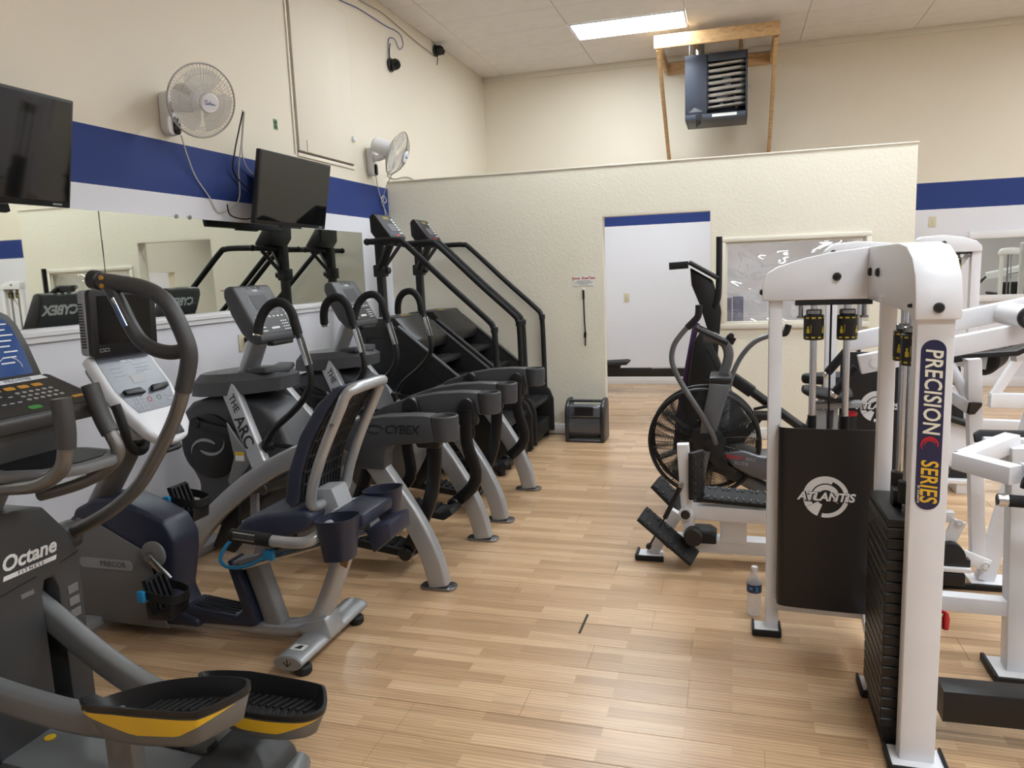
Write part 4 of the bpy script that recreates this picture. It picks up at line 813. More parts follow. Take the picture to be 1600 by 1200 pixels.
# ================================================================== recumbent bike
def recumbent():
    y0 = 2.72
    o = thing('recumbent_bike', 'silver and navy recumbent exercise bike with white console and monitor', 'exercise bike', (-2.1, y0, 0))
    body = [(-2.96, 0.06), (-2.98, 0.42), (-2.90, 0.58), (-2.78, 0.635), (-2.66, 0.64), (-2.50, 0.585), (-2.41, 0.545), (-2.365, 0.46), (-2.37, 0.38), (-2.41, 0.20), (-2.38, 0.13), (-2.28, 0.10), (-2.28, 0.06)]
    part(o, 'body_cover', MB().prism(body, y0 - 0.088, y0 + 0.088, 'y', 0.03, 3), 'navy')
    pn = [(-2.97, 0.05), (-2.99, 0.44), (-2.88, 0.545), (-2.76, 0.52), (-2.53, 0.41), (-2.49, 0.32), (-2.47, 0.14), (-2.43, 0.05)]
    for s in (-1, 1):
        p = part(o, 'side_panel', MB().prism(pn, y0 + s * 0.0885, y0 + s * 0.098, 'y', 0.005), 'panel_grey')
        if s < 0:
            n_ = part(p, 'name_plate', MB().poly([(-2.74 + a, y0 - 0.0985, 0.335 + b) for a, b in rrect(0.30, 0.048, 0.022, 5)], (0, -0.002, 0)), 'light_grey')
            text(n_, 'PRECOR', 'warm_grey', 0.036, (-2.70, y0 - 0.101, 0.335), (1, 0, 0), (0, 0, 1), off=0.0008, sp=1.1)
        part(o, 'crank_disc', MB().lathe([(0.062, 0), (0.062, 0.012), (0.05, 0.02), (0.0, 0.022)], (-2.465, y0 + s * 0.0982, 0.40), (0, s, 0), 28), 'panel_grey')
        e = V(-2.365, y0 + s * 0.135, 0.305) if s < 0 else V(-2.56, y0 + s * 0.135, 0.485)
        part(o, 'crank_arm', MB().sweep([(-2.465, y0 + s * 0.132, 0.40), e], rrect(0.032, 0.018, 0.006, 2), (0, 1, 0)).cyl((-2.465, y0 + s * 0.12, 0.40), (-2.465, y0 + s * 0.146, 0.40), 0.017, 14), 'steel')
        pc = e + V(0.03, s * 0.075, -0.03)
        if s > 0: pc = V(-2.53, y0 + 0.21, 0.55)
        pd = part(o, 'pedal', MB().bar(pc + V(-0.05, 0, 0.075), pc + V(0.0, 0, -0.075), 0.11, 0.03, (1, 0, 0.4), 0.008), 'black_plastic')
        part(pd, 'heel_cup', MB().poly([pc + V(-0.045, -0.06, -0.10), pc + V(0.075, -0.06, -0.09), pc + V(0.085, -0.06, -0.02), pc + V(0.0, -0.06, -0.055), pc + V(-0.05, -0.06, -0.02)], (0, 0.12, 0), 0.01), 'black_plastic')
        rb = MB()
        for k in range(4): rb.bar(pc + V(-0.026, -0.042 + 0.028 * k, 0.072), pc + V(0.016, -0.042 + 0.028 * k, -0.05), 0.01, 0.012, (1, 0, 0.4), 0.002)
        part(pd, 'pedal_ribs', rb, 'black_rubber')
        part(pd, 'strap', MB().sweep([pc + V(-0.04, -0.062, 0.02), pc + V(0.03, -0.068, 0.01), pc + V(0.095, -0.045, 0.0), pc + V(0.11, 0, 0.0), pc + V(0.095, 0.045, 0.0), pc + V(0.03, 0.068, 0.01), pc + V(-0.04, 0.062, 0.02)], rrect(0.004, 0.04, 0.0015, 1), (0, 0, 1), 4), 'black_rubber')
        part(pd, 'strap_clip', MB().box(pc + V(-0.065, -0.085, -0.01), pc + V(-0.03, -0.065, 0.04), 0.006), 'blue_plastic')
    part(o, 'main_beam', MB().sweep([(-2.45, y0, 0.075), (-2.2, y0, 0.07), (-1.95, y0, 0.065), (-1.82, y0, 0.075), (-1.73, y0, 0.12), (-1.67, y0, 0.22), (-1.60, y0, 0.38), (-1.545, y0, 0.53)], circ(0.042, 16, 0.05), (0, 1, 0), 5), 'silver_paint')
    part(o, 'seat_post', MB().sweep([(-1.93, y0, 0.08), (-1.965, y0, 0.2), (-2.015, y0, 0.36)], rrect(0.1, 0.075, 0.025, 3), (0, 1, 0), 3), 'grey_paint')
    part(o, 'step_cover', MB().prism([(-2.42, 0.10), (-2.36, 0.155), (-2.09, 0.128), (-2.06, 0.16), (-2.115, 0.35), (-2.075, 0.365), (-1.985, 0.10), (-2.02, 0.085), (-2.40, 0.07)], y0 - 0.068, y0 + 0.068, 'y', 0.01), 'navy')
    gr = MB()
    for k in range(5): gr.bar((-2.32, y0 - 0.044 + 0.022 * k, 0.157), (-2.11, y0 - 0.044 + 0.022 * k, 0.1335), 0.006, 0.004, (0, 0, 1), 0.001)
    part(o, 'step_ribs', gr, 'black_rubber')
    part(o, 'rear_stabiliser', MB().sweep([(-1.71, y0 - 0.265, 0.062), (-1.71, y0 + 0.285, 0.062)], circ(0.065, 20, 0.03), (0, 0, 1)), 'silver_paint')
    part(o, 'stabiliser_saddle', MB().prism([(-1.80, 0.07), (-1.80, 0.10), (-1.74, 0.13), (-1.66, 0.16), (-1.63, 0.07)], y0 - 0.06, y0 + 0.06, 'y', 0.012), 'silver_paint')
    for s in (-1, 1):
        part(o, 'levelling_foot', MB().cyl((-1.67, y0 + s * 0.225, 0.001), (-1.67, y0 + s * 0.225, 0.04), 0.035, 16, 0.008), 'black_rubber')
        part(o, 'front_foot', MB().cyl((-2.85, y0 + s * 0.16, 0.001), (-2.85, y0 + s * 0.16, 0.06), 0.03, 14, 0.006), 'black_rubber')
        part(o, 'stabiliser_cap', MB().sweep([(-1.71, y0 + (-0.2655 if s < 0 else 0.2855), 0.062), (-1.71, y0 + (-0.275 if s < 0 else 0.295), 0.062)], circ(0.064, 20, 0.029), (0, 0, 1)), 'grey_paint')
    part(o, 'front_crossbar', MB().box((-2.9, y0 - 0.2, 0.03), (-2.8, y0 + 0.2, 0.075), 0.012), 'silver_paint')
    mk = MB().sweep([(-1.728, y0 - 0.2757, 0.068), (-1.71, y0 - 0.2757, 0.05), (-1.692, y0 - 0.2757, 0.068)], rrect(0.005, 0.001, 0.0004, 1), (0, 1, 0)).bar((-1.71, y0 - 0.2757, 0.05), (-1.71, y0 - 0.2757, 0.08), 0.005, 0.001, (0, 1, 0), 0.0003)
    part(o, 'arrow_mark', mk, 'ink_black')
    st = part(o, 'pinch_label', MB().poly([(-1.735, y0 - 0.215, 0.0915), (-1.675, y0 - 0.215, 0.0905), (-1.675, y0 - 0.17, 0.0905), (-1.735, y0 - 0.17, 0.0915)], (0, 0, 0.002)), 'sticker_white')
    part(st, 'print', MB().poly([(-1.72, y0 - 0.206, 0.0938), (-1.69, y0 - 0.206, 0.0932), (-1.69, y0 - 0.18, 0.0932), (-1.705, y0 - 0.18, 0.0935)], (0, 0, 0.0006)), 'ink_black')
    # seat rail
    A, B = V(-2.10, y0, 0.345), V(-1.42, y0, 0.565); d = (B - A).normalized()
    part(o, 'seat_rail', MB().bar(A, B, 0.085, 0.05, (0, 0, 1), 0.008), 'grey_paint')
    for s in (-1, 1): part(o, 'rail_face', MB().bar(A + V(0, 0.045 * s, -0.008), B + V(0, 0.045 * s, -0.008), 0.006, 0.026, (0, 0, 1), 0.002), 'chrome')
    part(o, 'rail_end_cap', MB().bar(A - d * 0.02, A - d * 0.001, 0.088, 0.07, (0, 0, 1), 0.006), 'navy')
    part(o, 'rear_label', MB().poly([(-1.575, y0 - 0.0437, 0.40), (-1.545, y0 - 0.0437, 0.48), (-1.515, y0 - 0.0437, 0.465), (-1.545, y0 - 0.0437, 0.385)], (0, -0.004, 0)), M['label_brown'])
    part(o, 'seat_carriage', MB().poly([(-1.98, y0 - 0.07, 0.42), (-1.94, y0 - 0.07, 0.53), (-1.66, y0 - 0.07, 0.60), (-1.56, y0 - 0.07, 0.56)], (0, 0.14, 0), 0.01), 'light_grey')
    for k in range(3): part(o, 'bolt', MB().cyl((-1.86 + 0.05 * k, y0 - 0.0705, 0.49 + 0.015 * k), (-1.86 + 0.05 * k, y0 - 0.078, 0.49 + 0.015 * k), 0.012, 12), 'steel')
    part(o, 'seat_cushion', MB().prism([(x + 0.10, z) for x, z in ((-2.09, 0.525), (-2.085, 0.565), (-2.03, 0.615), (-1.93, 0.645), (-1.8, 0.66), (-1.74, 0.67), (-1.71, 0.64), (-1.74, 0.585), (-1.85, 0.545), (-2.0, 0.52))], y0 - 0.17, y0 + 0.17, 'y', 0.035, 4), 'navy_pad')
    # backrest: shell, slotted back, U frame
    bp = [(-1.80, 0.70), (-1.775, 0.82), (-1.71, 0.97), (-1.62, 1.10), (-1.54, 1.165), (-1.50, 1.175), (-1.515, 1.15), (-1.575, 1.075), (-1.655, 0.95), (-1.71, 0.82), (-1.735, 0.69), (-1.77, 0.67)]
    part(o, 'backrest', MB().prism([(x + 0.065, z) for x, z in bp], y0 - 0.165, y0 + 0.165, 'y', 0.014, 3), 'navy_pad')
    bk = MB(); cl = [(-1.662, 0.70), (-1.64, 0.82), (-1.585, 0.95), (-1.505, 1.075), (-1.45, 1.145)]
    for k in range(13):
        yy = y0 - 0.15 + 0.025 * k
        bk.sweep([(x, yy, z) for x, z in cl], rrect(0.008, 0.014, 0.003, 1), (0, 1, 0), 3)
    for k in range(9):
        t = (k + 0.5) / 9; q = catmull([(x, 0, z) for x, z in cl], 8); p = q[int(t * (len(q) - 1))]
        bk.bar((p.x + 0.002, y0 - 0.16, p.z), (p.x + 0.002, y0 + 0.16, p.z), 0.008, 0.01, (0, 0, 1), 0.002)
    part(o, 'back_lattice', bk, 'black_plastic')
    up = [(-1.625, -0.06, 0.665), (-1.63, -0.12, 0.67), (-1.625, -0.145, 0.70), (-1.60, -0.15, 0.79), (-1.54, -0.15, 0.93), (-1.465, -0.15, 1.075), (-1.435, -0.145, 1.135), (-1.41, -0.11, 1.155)]
    loop = [(x, y0 + q, z) for x, q, z in up] + [(x, y0 - q, z) for x, q, z in up[::-1]]
    part(o, 'back_frame', MB().tube(loop, 0.0225, 4, 12), 'silver_paint')
    part(o, 'bolt', MB().cyl((-1.49, y0 - 0.171, 1.02), (-1.49, y0 - 0.178, 1.02), 0.008, 10), 'steel'); part(o, 'bolt', MB().cyl((-1.46, y0 + 0.171, 1.07), (-1.46, y0 + 0.178, 1.07), 0.008, 10), 'steel')
    part(o, 'back_bracket', MB().poly([(-1.70, y0 - 0.06, 0.60), (-1.69, y0 - 0.06, 0.72), (-1.58, y0 - 0.06, 0.73), (-1.53, y0 - 0.06, 0.60), (-1.56, y0 - 0.06, 0.56)], (0, 0.12, 0), 0.008), 'light_grey')
    for s in (-1, 1):
        ys = y0 + s * 0.26
        part(o, 'side_handle', MB().tube([(-1.86, ys, 0.578), (-1.70, ys, 0.568), (-1.60, ys, 0.572), (-1.555, y0 + s * 0.235, 0.59), (-1.54, y0 + s * 0.17, 0.615), (-1.56, y0 + s * 0.06, 0.63)], 0.023, 5, 12), 'silver_paint')
        g = part(o, 'handle_grip', MB().tube([(-1.925, ys, 0.582), (-1.74, ys, 0.57)], 0.027, 1, 14), 'foam_grip')
        part(g, 'contact_plate', MB().bar((-1.90, ys + s * 0.024, 0.59), (-1.80, ys + s * 0.024, 0.583), 0.012, 0.03, (0, 0, 1), 0.004), 'chrome')
        # rear cup trays
        cy = y0 + (-0.215 if s < 0 else 0.18); t = MB(); rim = rrect(0.17, 0.15, 0.06, 5); z0, z1 = 0.50, 0.665
        k = len(rim); ring = lambda sc_, z: [(-1.47 + a * sc_, cy + b * sc_, z + 0.10 * (a * sc_ + 0.03)) for a, b in rim]
        rings = [ring(0.72, z0), ring(0.94, z1 - 0.02), ring(1.0, z1), ring(0.93, z1), ring(0.88, z1 - 0.03), ring(0.68, z0 + 0.012)]
        vs = [p for r in rings for p in r]; fs = [(i * k + j, i * k + (j + 1) % k, (i + 1) * k + (j + 1) % k, (i + 1) * k + j) for i in range(5) for j in range(k)] + [tuple(range(k))[::-1], tuple(5 * k + j for j in range(k))]
        part(o, 'cup_tray', t.add(vs, fs), 'navy')
    part(o, 'tray_bridge', MB().box((-1.555, y0 - 0.14, 0.595), (-1.40, y0 + 0.14, 0.655), 0.02), 'navy')
    part(o, 'rear_pocket', MB().poly([(-1.43, y0 - 0.08, 0.57), (-1.33, y0 - 0.06, 0.60), (-1.325, y0 - 0.06, 0.53), (-1.40, y0 - 0.08, 0.47)], (0, 0.2, 0), 0.01), 'navy')
    part(o, 'lever_loop', MB().tube([(-1.90, y0 - 0.08, 0.43), (-1.98, y0 - 0.10, 0.385), (-2.08, y0 - 0.10, 0.37), (-2.12, y0 - 0.10, 0.40), (-2.10, y0 - 0.09, 0.45), (-2.07, y0 - 0.08, 0.485)], 0.008, 5, 8), 'blue_plastic')
    part(o, 'lever_block', MB().box((-1.91, y0 - 0.098, 0.41), (-1.86, y0 - 0.0705, 0.455), 0.008), 'blue_plastic')
    # console mast and console
    part(o, 'console_mast', MB().sweep([(-2.93, y0, 0.44), (-2.82, y0, 0.60), (-2.66, y0, 0.82), (-2.60, y0, 0.92)], circ(0.062, 20, 0.05), (1, 0, 0), 4), 'taupe_tube')
    part(o, 'mast_boot', MB().prism([(-2.98, 0.40), (-2.96, 0.52), (-2.86, 0.60), (-2.74, 0.62), (-2.74, 0.5)], y0 - 0.075, y0 + 0.075, 'y', 0.02), 'black_plastic')
    A, B = V(-2.63, y0, 1.295), V(-2.35, y0, 0.90); d = (A - B).normalized(); f, n = frame(B, (0, 1, 0), d); L = (A - B).length
    out = [(-0.175, L), (0.175, L), (0.182, L * 0.6), (0.165, 0.19), (0.13, 0.07), (0.07, 0.012), (0.0, 0.0), (-0.07, 0.012), (-0.13, 0.07), (-0.165, 0.19), (-0.182, L * 0.6)]
    c = part(o, 'console', MB().poly([f(a, b, -0.055) for a, b in out], n * 0.055, 0.018, 3), 'console_white')
    part(c, 'console_back', MB().poly([f(a * 0.8, 0.06 + b * 0.85, -0.1) for a, b in out], n * 0.046, 0.02), 'grey_paint')
    inn = [(-0.15, L - 0.015), (0.15, L - 0.015), (0.158, L * 0.6), (0.14, 0.24), (0.115, 0.17), (-0.115, 0.17), (-0.14, 0.24), (-0.158, L * 0.6)]
    fc = part(c, 'face_panel', MB().poly([f(a, b, 0.0003) for a, b in inn], n * 0.0015), 'console_slate')
    part(fc, 'display', MB().poly([f(a, b, 0.002) for a, b in ((-0.035, 0.315), (0.045, 0.315), (0.045, 0.355), (-0.035, 0.355))], n * 0.001), 'light_grey')
    text(fc, 'PRECOR', 'ink_white', 0.017, f(0.0, L - 0.055, 0.002), (0, 1, 0), d, off=0.0005)
    for s in (-1, 1):
        part(fc, 'reading_ledge', MB().poly([f(s * 0.02, 0.255, 0.002), f(s * 0.125, 0.262, 0.002), f(s * 0.13, 0.285, 0.002), f(s * 0.035, 0.285, 0.002)], n * 0.018, 0.004), 'black_plastic')
    kb = MB()
    for i in range(3):
        for j in range(4): kb.poly([f(-0.10 + 0.022 * i + a, 0.18 + 0.018 * j + b, 0.002) for a, b in ((0, 0), (0.012, 0), (0.012, 0.008), (0, 0.008))], n * 0.001)
    for i in range(3): kb.poly([f(-0.11 + a, 0.36 + 0.02 * i + b, 0.002) for a, b in ((0, 0), (0.06, 0), (0.06, 0.003), (0, 0.003))], n * 0.0008).poly([f(0.02 + a, 0.37 + 0.018 * i + b, 0.002) for a, b in ((0, 0), (0.09, 0), (0.09, 0.003), (0, 0.003))], n * 0.0008)
    for i in range(2): kb.poly([f(0.085 + a, 0.20 + 0.025 * i + b, 0.002) for a, b in ((0, 0), (0.03, 0), (0.03, 0.008), (0, 0.008))], n * 0.001)
    part(fc, 'key_print', kb, 'ink_grey')
    for a, mm in ((-0.012, 'red'), (0.045, 'sticker_green')): part(fc, 'round_key', MB().ring(f(a, 0.225, 0.002), n, 0.011, 0.0015, 16, 4), mm)
    part(c, 'front_notch', MB().poly([f(a, b, 0.0004) for a, b in ((-0.03, 0.03), (0.05, 0.03), (0.055, 0.085), (-0.02, 0.09))], n * 0.008, 0.004), 'lcd_grey')
    part(c, 'control_tab', MB().poly([f(a, b, -0.085) for a, b in ((-0.03, -0.012), (0.06, -0.012), (0.06, 0.02), (-0.03, 0.02))], n * 0.028, 0.004), 'black_plastic')
    part(o, 'front_handle', MB().tube([(-2.62, y0 + 0.10, 0.90), (-2.55, y0 + 0.0, 0.855), (-2.50, y0 - 0.10, 0.87), (-2.44, y0 - 0.20, 0.93), (-2.42, y0 - 0.235, 1.0), (-2.44, y0 - 0.245, 1.1)], 0.02, 5, 12), 'black_rubber')
    # monitor
    mc = V(-2.575, y0, 1.43); mv = V(0.05, 0, 1).normalized(); g_, mn = frame(mc, (0, 1, 0), mv)
    mo = part(o, 'monitor', MB().poly([g_(a, b, -0.022) for a, b in rrect(0.375, 0.285, 0.018, 3)], mn * 0.022, 0.004), 'black_plastic')
    part(mo, 'monitor_back', MB().poly([g_(a, b, -0.058) for a, b in rrect(0.385, 0.28, 0.02, 3)], mn * 0.0355, 0.006), 'light_grey')
    part(mo, 'monitor_screen', MB().poly([g_(a, b + 0.012, 0.0003) for a, b in rrect(0.30, 0.205, 0.004, 1)], mn * 0.001), 'screen_black')
    vn = MB()
    for k in range(16): vn.box((mc.x - 0.052, y0 - 0.196, 1.33 + 0.012 * k), (mc.x - 0.028, y0 - 0.1925, 1.335 + 0.012 * k))
    part(mo, 'side_vents', vn, 'black_matte')
    mm = MB()
    for a, w_ in ((-0.15, 0.022), (-0.122, 0.022), (0.08, 0.012), (0.096, 0.018)):
        q = [g_(a + x, -0.122 + z, 0.0006) for x, z in ((0, 0), (w_, 0), (w_, 0.012), (0, 0.012))]
        for i in range(4): mm.bar(q[i], q[(i + 1) % 4], 0.002, 0.001, mn, 0.0004)
    part(mo, 'button_print', mm, 'ink_grey')
    part(mo, 'monitor_bracket', MB().bar((-2.64, y0, 1.29), (-2.63, y0, 1.40), 0.09, 0.02, (1, 0, 0)), 'grey_paint')
    return o
M['label_brown'] = mat('label_brown', (140, 100, 70), 0.5, var=0.2, scale=90)
recumbent()

# ================================================================== elliptical
def elliptical():
    y0 = 1.65
    o = thing('elliptical_trainer', 'dark grey elliptical trainer with yellow striped pedals in the left foreground', 'exercise machine', (-2.1, y0, 0))
    # base deck with two tracks
    part(o, 'base_frame', MB().box((-3.0, y0 - 0.26, 0.012), (-1.36, y0 + 0.26, 0.075), 0.012), 'black_plastic')
    for a, b, nm in ((-0.262, -0.165, 'outer_cover'), (-0.105, 0.105, 'centre_cover'), (0.165, 0.262, 'outer_cover')):
        part(o, nm, MB().poly([(-2.35, y0 + a, 0.076), (-2.35, y0 + a, 0.20), (-1.9, y0 + a, 0.175), (-1.48, y0 + a, 0.155), (-1.47, y0 + a, 0.076)], (0, b - a, 0), 0.014), 'octane_light')
    for s in (-1, 1): part(o, 'track_rail', MB().box((-2.35, y0 + s * 0.135 - 0.012, 0.0755), (-1.5, y0 + s * 0.135 + 0.012, 0.10), 0.003), 'black_matte')
    part(o, 'rear_cap', MB().prism([(-1.60, 0.012), (-1.60, 0.12), (-1.52, 0.175), (-1.40, 0.168), (-1.33, 0.12), (-1.31, 0.05), (-1.33, 0.012)], y0 - 0.27, y0 + 0.27, 'y', 0.025, 3), 'octane_grey')
    part(o, 'rear_bar', MB().tube([(-1.33, y0 - 0.28, 0.055), (-1.305, y0 - 0.15, 0.055), (-1.305, y0 + 0.15, 0.055), (-1.33, y0 + 0.265, 0.055)], 0.04, 4, 14), 'octane_light')
    ds = MB()
    for k in range(3): ds.cyl((-2.24 + 0.09 * k, y0 + 0.03, 0.194 - 0.005 * k), (-2.24 + 0.09 * k, y0 + 0.03, 0.197 - 0.005 * k), 0.017, 14)
    part(o, 'guide_dots', ds, 'yellow')
    # shroud with two slots
    def prof(w, top): return [(-w, 0.08), (-w, 0.70), (-w + 0.035, 0.80), (-w + 0.11, top - 0.02), (-0.04, top), (0.04, top), (w - 0.11, top - 0.02), (w - 0.035, 0.80), (w, 0.70), (w, 0.08)]
    sl = [(0.165, 0.08), (0.165, 0.62), (0.15, 0.665), (0.12, 0.665), (0.105, 0.62), (0.105, 0.08)]
    P = prof(0.255, 0.92)[:-1] + [(0.255, 0.08)] + sl + [(-a, b) for a, b in sl[::-1]]
    part(o, 'rear_shroud', MB().prism([(y0 + a, b) for a, b in P], -2.35, -2.10, 'x', 0.008, 2), 'octane_grey')
    part(o, 'drive_housing', MB().prism([(y0 + a, b) for a, b in prof(0.25, 0.915)], -3.0, -2.3505, 'x', 0.03, 3), 'octane_grey')
    t = text(o, 'Octane', 'ink_white', 0.064, (-2.0985, y0 + 0.075, 0.765), (0, 1, 0), (0, 0, 1), off=0.0018, shear=0.22)
    bnd = part(o, 'word_band', MB().poly([(-2.0992, y0 - 0.02, 0.718), (-2.0992, y0 + 0.165, 0.718), (-2.0992, y0 + 0.17, 0.732), (-2.0992, y0 - 0.016, 0.732)], (0.0012, 0, 0)), 'ink_white')
    text(bnd, 'FITNESS', 'octane_grey', 0.016, (-2.0975, y0 + 0.075, 0.725), (0, 1, 0), (0, 0, 1), sp=1.7)
    vb = MB()
    for k in range(3): vb.box((-2.0995, y0 + 0.195, 0.50 + 0.042 * k), (-2.0975, y0 + 0.235, 0.528 + 0.042 * k), 0.0006, 1)
    part(o, 'vent_pads', vb, 'octane_light')
    part(o, 'small_plate', MB().box((-2.0995, y0 + 0.03, 0.64), (-2.0982, y0 + 0.075, 0.655)), 'octane_light')
    part(o, 'shroud_seam', MB().bar((-2.0995, y0 - 0.25, 0.655), (-2.0995, y0 + 0.09, 0.69), 0.003, 0.004, (1, 0, 0), 0.001).bar((-2.0995, y0 + 0.18, 0.70), (-2.0995, y0 + 0.253, 0.715), 0.003, 0.004, (1, 0, 0), 0.001), 'black_matte')
    # pedal arms and pedals
    for s, arm, pc, tilt in ((1, [(-2.32, 0.66), (-2.14, 0.555), (-1.95, 0.425), (-1.78, 0.335), (-1.62, 0.285), (-1.48, 0.27)], (-1.375, 0.275), 0.0), (-1, [(-2.34, 0.50), (-2.15, 0.455), (-1.95, 0.42), (-1.75, 0.40), (-1.6, 0.405)], (-1.385, 0.475), 0.16)):
        ya = y0 + s * 0.135
        part(o, 'pedal_arm', MB().sweep([(x, ya, z) for x, z in arm], rrect(0.085, 0.055, 0.018, 3), (0, 1, 0), 4), 'octane_light')
        cx, cz = pc; ct, st = math.cos(tilt), math.sin(tilt); yp = ya + s * 0.045
        def W(a, b, c): return (cx + a * ct - c * st, yp + b, cz + a * st + c * ct)
        rim = [(-0.255, -0.03), (-0.21, -0.06), (-0.10, -0.078), (0.04, -0.085), (0.14, -0.085), (0.175, -0.07), (0.225, 0.01), (0.222, 0.05), (0.18, 0.082), (0.06, 0.098), (-0.08, 0.085), (-0.19, 0.03)]
        if s > 0: rim = [(a, -b) for a, b in rim[::-1]]
        cr_ = catmull([(a, b, 0) for a, b in rim + rim[:1]], 5)[:-1]; rim = [(p.x, p.y) for p in cr_]
        k = len(rim)
        def loft(rings, cap0=True, cap1=True):
            vs = [p for r in rings for p in r]; fs = [(i * k + j, i * k + (j + 1) % k, (i + 1) * k + (j + 1) % k, (i + 1) * k + j) for i in range(len(rings) - 1) for j in range(k)]
            if cap0: fs.append(tuple(range(k))[::-1])
            if cap1: fs.append(tuple((len(rings) - 1) * k + j for j in range(k)))
            return MB().add(vs, fs)
        hi = lambda a, b: 0.055 + 0.04 * (1 if (b * s > 0.0) else 0) * max(0, min(1, (0.2 - a) / 0.3)) * 0.5
        R = lambda q, dz, rimz=False: [W(a * q, b * q, (hi(a, b) if rimz else 0) + dz) for a, b in rim]
        pd = part(o, 'foot_pedal', loft([R(0.985, -0.011, True), R(1.0, 0.005, True), R(0.95, 0.007, True), R(0.80, 0.014)], False), 'black_plastic', ang=50)
        part(pd, 'pedal_underside', loft([R(0.60, -0.045), R(0.84, -0.022), R(0.975, -0.0115, True)], True, False), 'octane_light', ang=50)
        edge = [q for q in rim if (q[1] < 0)]; edge.sort()
        yl = MB(); top = [W(a * 0.985, b * 0.985, hi(a, b) - 0.0125) for a, b in edge]; bot = [W(a * 0.86, b * 0.86, -0.016) for a, b in edge]
        n_ = len(edge); pf = lambda t: 0.75 * max(0.02, min(1.0, t / 0.42, (1.0 - t) / 0.25))
        band = top + [tuple(Vector(top[i]).lerp(Vector(bot[i]), pf((edge[i][0] - edge[0][0]) / (edge[-1][0] - edge[0][0])))) for i in range(n_)]
        off = V(0, -0.004, -0.001)
        yl.add([Vector(p) + off for p in band], [(i, i + 1, n_ + i + 1, n_ + i) for i in range(n_ - 1)])
        part(pd, 'yellow_stripe', yl, 'yellow', 'yellow side stripe')
        tr = MB()
        for q in range(10):
            a = -0.10 + 0.026 * q
            for sg in (-1, 1):
                p0 = W(a, sg * 0.006, 0.017); p1 = W(a + 0.02, sg * 0.062, 0.017); tr.bar(p0, p1, 0.011, 0.006, (0, 0, 1), 0.002)
        part(pd, 'tread_ribs', tr, 'black_rubber')
        part(pd, 'pedal_hinge', MB().cyl(W(-0.19, -0.03, 0.02), W(-0.14, -0.005, 0.025), 0.018, 12, 0.004), 'octane_light')
        part(o, 'roller_bracket', MB().bar((cx - 0.21, ya, cz - 0.02), (cx - 0.21, ya, 0.115), 0.09, 0.05, (0, 1, 0), 0.01), 'octane_light')
        part(o, 'roller', MB().cyl((cx - 0.19, ya - 0.022, 0.142), (cx - 0.19, ya + 0.022, 0.142), 0.0415, 18, 0.005), 'black_rubber')
    # swinging grip arms
    for s in (-1, 1):
        ya = y0 + s * 0.33; dx = 0 if s > 0 else -0.36
        low = [(-2.22, 0.735), (-2.10, 0.79), (-2.0, 0.845), (-1.90, 0.92), (-1.82, 1.015), (-1.745, 1.12), (-1.70, 1.20), (-1.675, 1.26)]
        part(o, 'swing_arm', MB().tube([(x + dx, ya, z) for x, z in low], 0.0225, 4, 14), 'taupe_tube')
        up = [(-1.68, 1.245), (-1.655, 1.31), (-1.643, 1.365), (-1.655, 1.42), (-1.69, 1.50), (-1.73, 1.545), (-1.80, 1.575), (-1.88, 1.59), (-1.965, 1.603)]
        g = part(o, 'swing_grip', MB().tube([(x + dx, ya, z) for x, z in up], 0.0265, 5, 14), 'octane_grey')
        part(g, 'inner_grip', MB().tube([(x + dx, ya, z) for x, z in ((-1.92, 1.585), (-1.885, 1.52), (-1.855, 1.455), (-1.82, 1.405), (-1.77, 1.378), (-1.71, 1.368), (-1.655, 1.375))], 0.0235, 5, 14), 'octane_grey')
        part(g, 'contact_plate', MB().sweep([(-1.893 + dx, ya - 0.022, 1.545), (-1.852 + dx, ya - 0.022, 1.455)], rrect(0.014, 0.006, 0.002, 1), (0, 1, 0)), 'chrome')
        part(g, 'grip_knob', MB().cyl((-1.95 + dx, ya, 1.601), (-1.99 + dx, ya, 1.607), 0.031, 20, 0.005), 'black_plastic')
        bt = MB()
        for q in (-0.013, 0.013): bt.cyl((-1.925 + dx, ya - 0.024, 1.597 + q), (-1.925 + dx, ya - 0.029, 1.597 + q), 0.0075, 12)
        bo_ = part(g, 'buttons', bt, 'orange'); bo_['kind'] = 'stuff'
        part(o, 'pivot_boss', MB().cyl((-2.23 + dx, ya - 0.06 * s - 0.012, 0.73), (-2.23 + dx, ya + 0.035 * s, 0.73), 0.05, 22, 0.01), 'octane_grey')
        # fixed bars
        if s > 0:
            fp = [(-2.05, 0.10, 0.955), (-1.92, 0.12, 0.99), (-1.82, 0.13, 1.035), (-1.765, 0.13, 1.09), (-1.785, 0.13, 1.15), (-1.81, 0.13, 1.20), (-1.84, 0.13, 1.295)]
        else:
            fp = [(-2.05, -0.10, 1.03), (-1.92, -0.12, 1.045), (-1.78, -0.13, 1.065), (-1.70, -0.13, 1.11), (-1.675, -0.13, 1.17), (-1.668, -0.13, 1.22), (-1.67, -0.13, 1.30)]
        part(o, 'fixed_bar', MB().tube([(x, y0 + q, z) for x, q, z in fp], 0.02, 5, 12), 'taupe_tube')
        part(o, 'fixed_grip', MB().tube([(x, y0 + q, z) for x, q, z in fp[-3:]], 0.0255, 4, 14), 'octane_grey')
    # mast, tray, console
    part(o, 'mast', MB().sweep([(-2.28, y0, 0.86), (-2.16, y0, 1.02), (-2.05, y0, 1.2)], circ(0.075, 20, 0.09), (1, 0, 0), 3), 'octane_light')
    part(o, 'neck_cover', MB().prism([(-2.22, 1.10), (-2.16, 1.29), (-1.97, 1.24), (-1.92, 1.20), (-1.98, 1.08), (-2.06, 1.03)], y0 - 0.13, y0 + 0.13, 'y', 0.03, 3), 'octane_light')
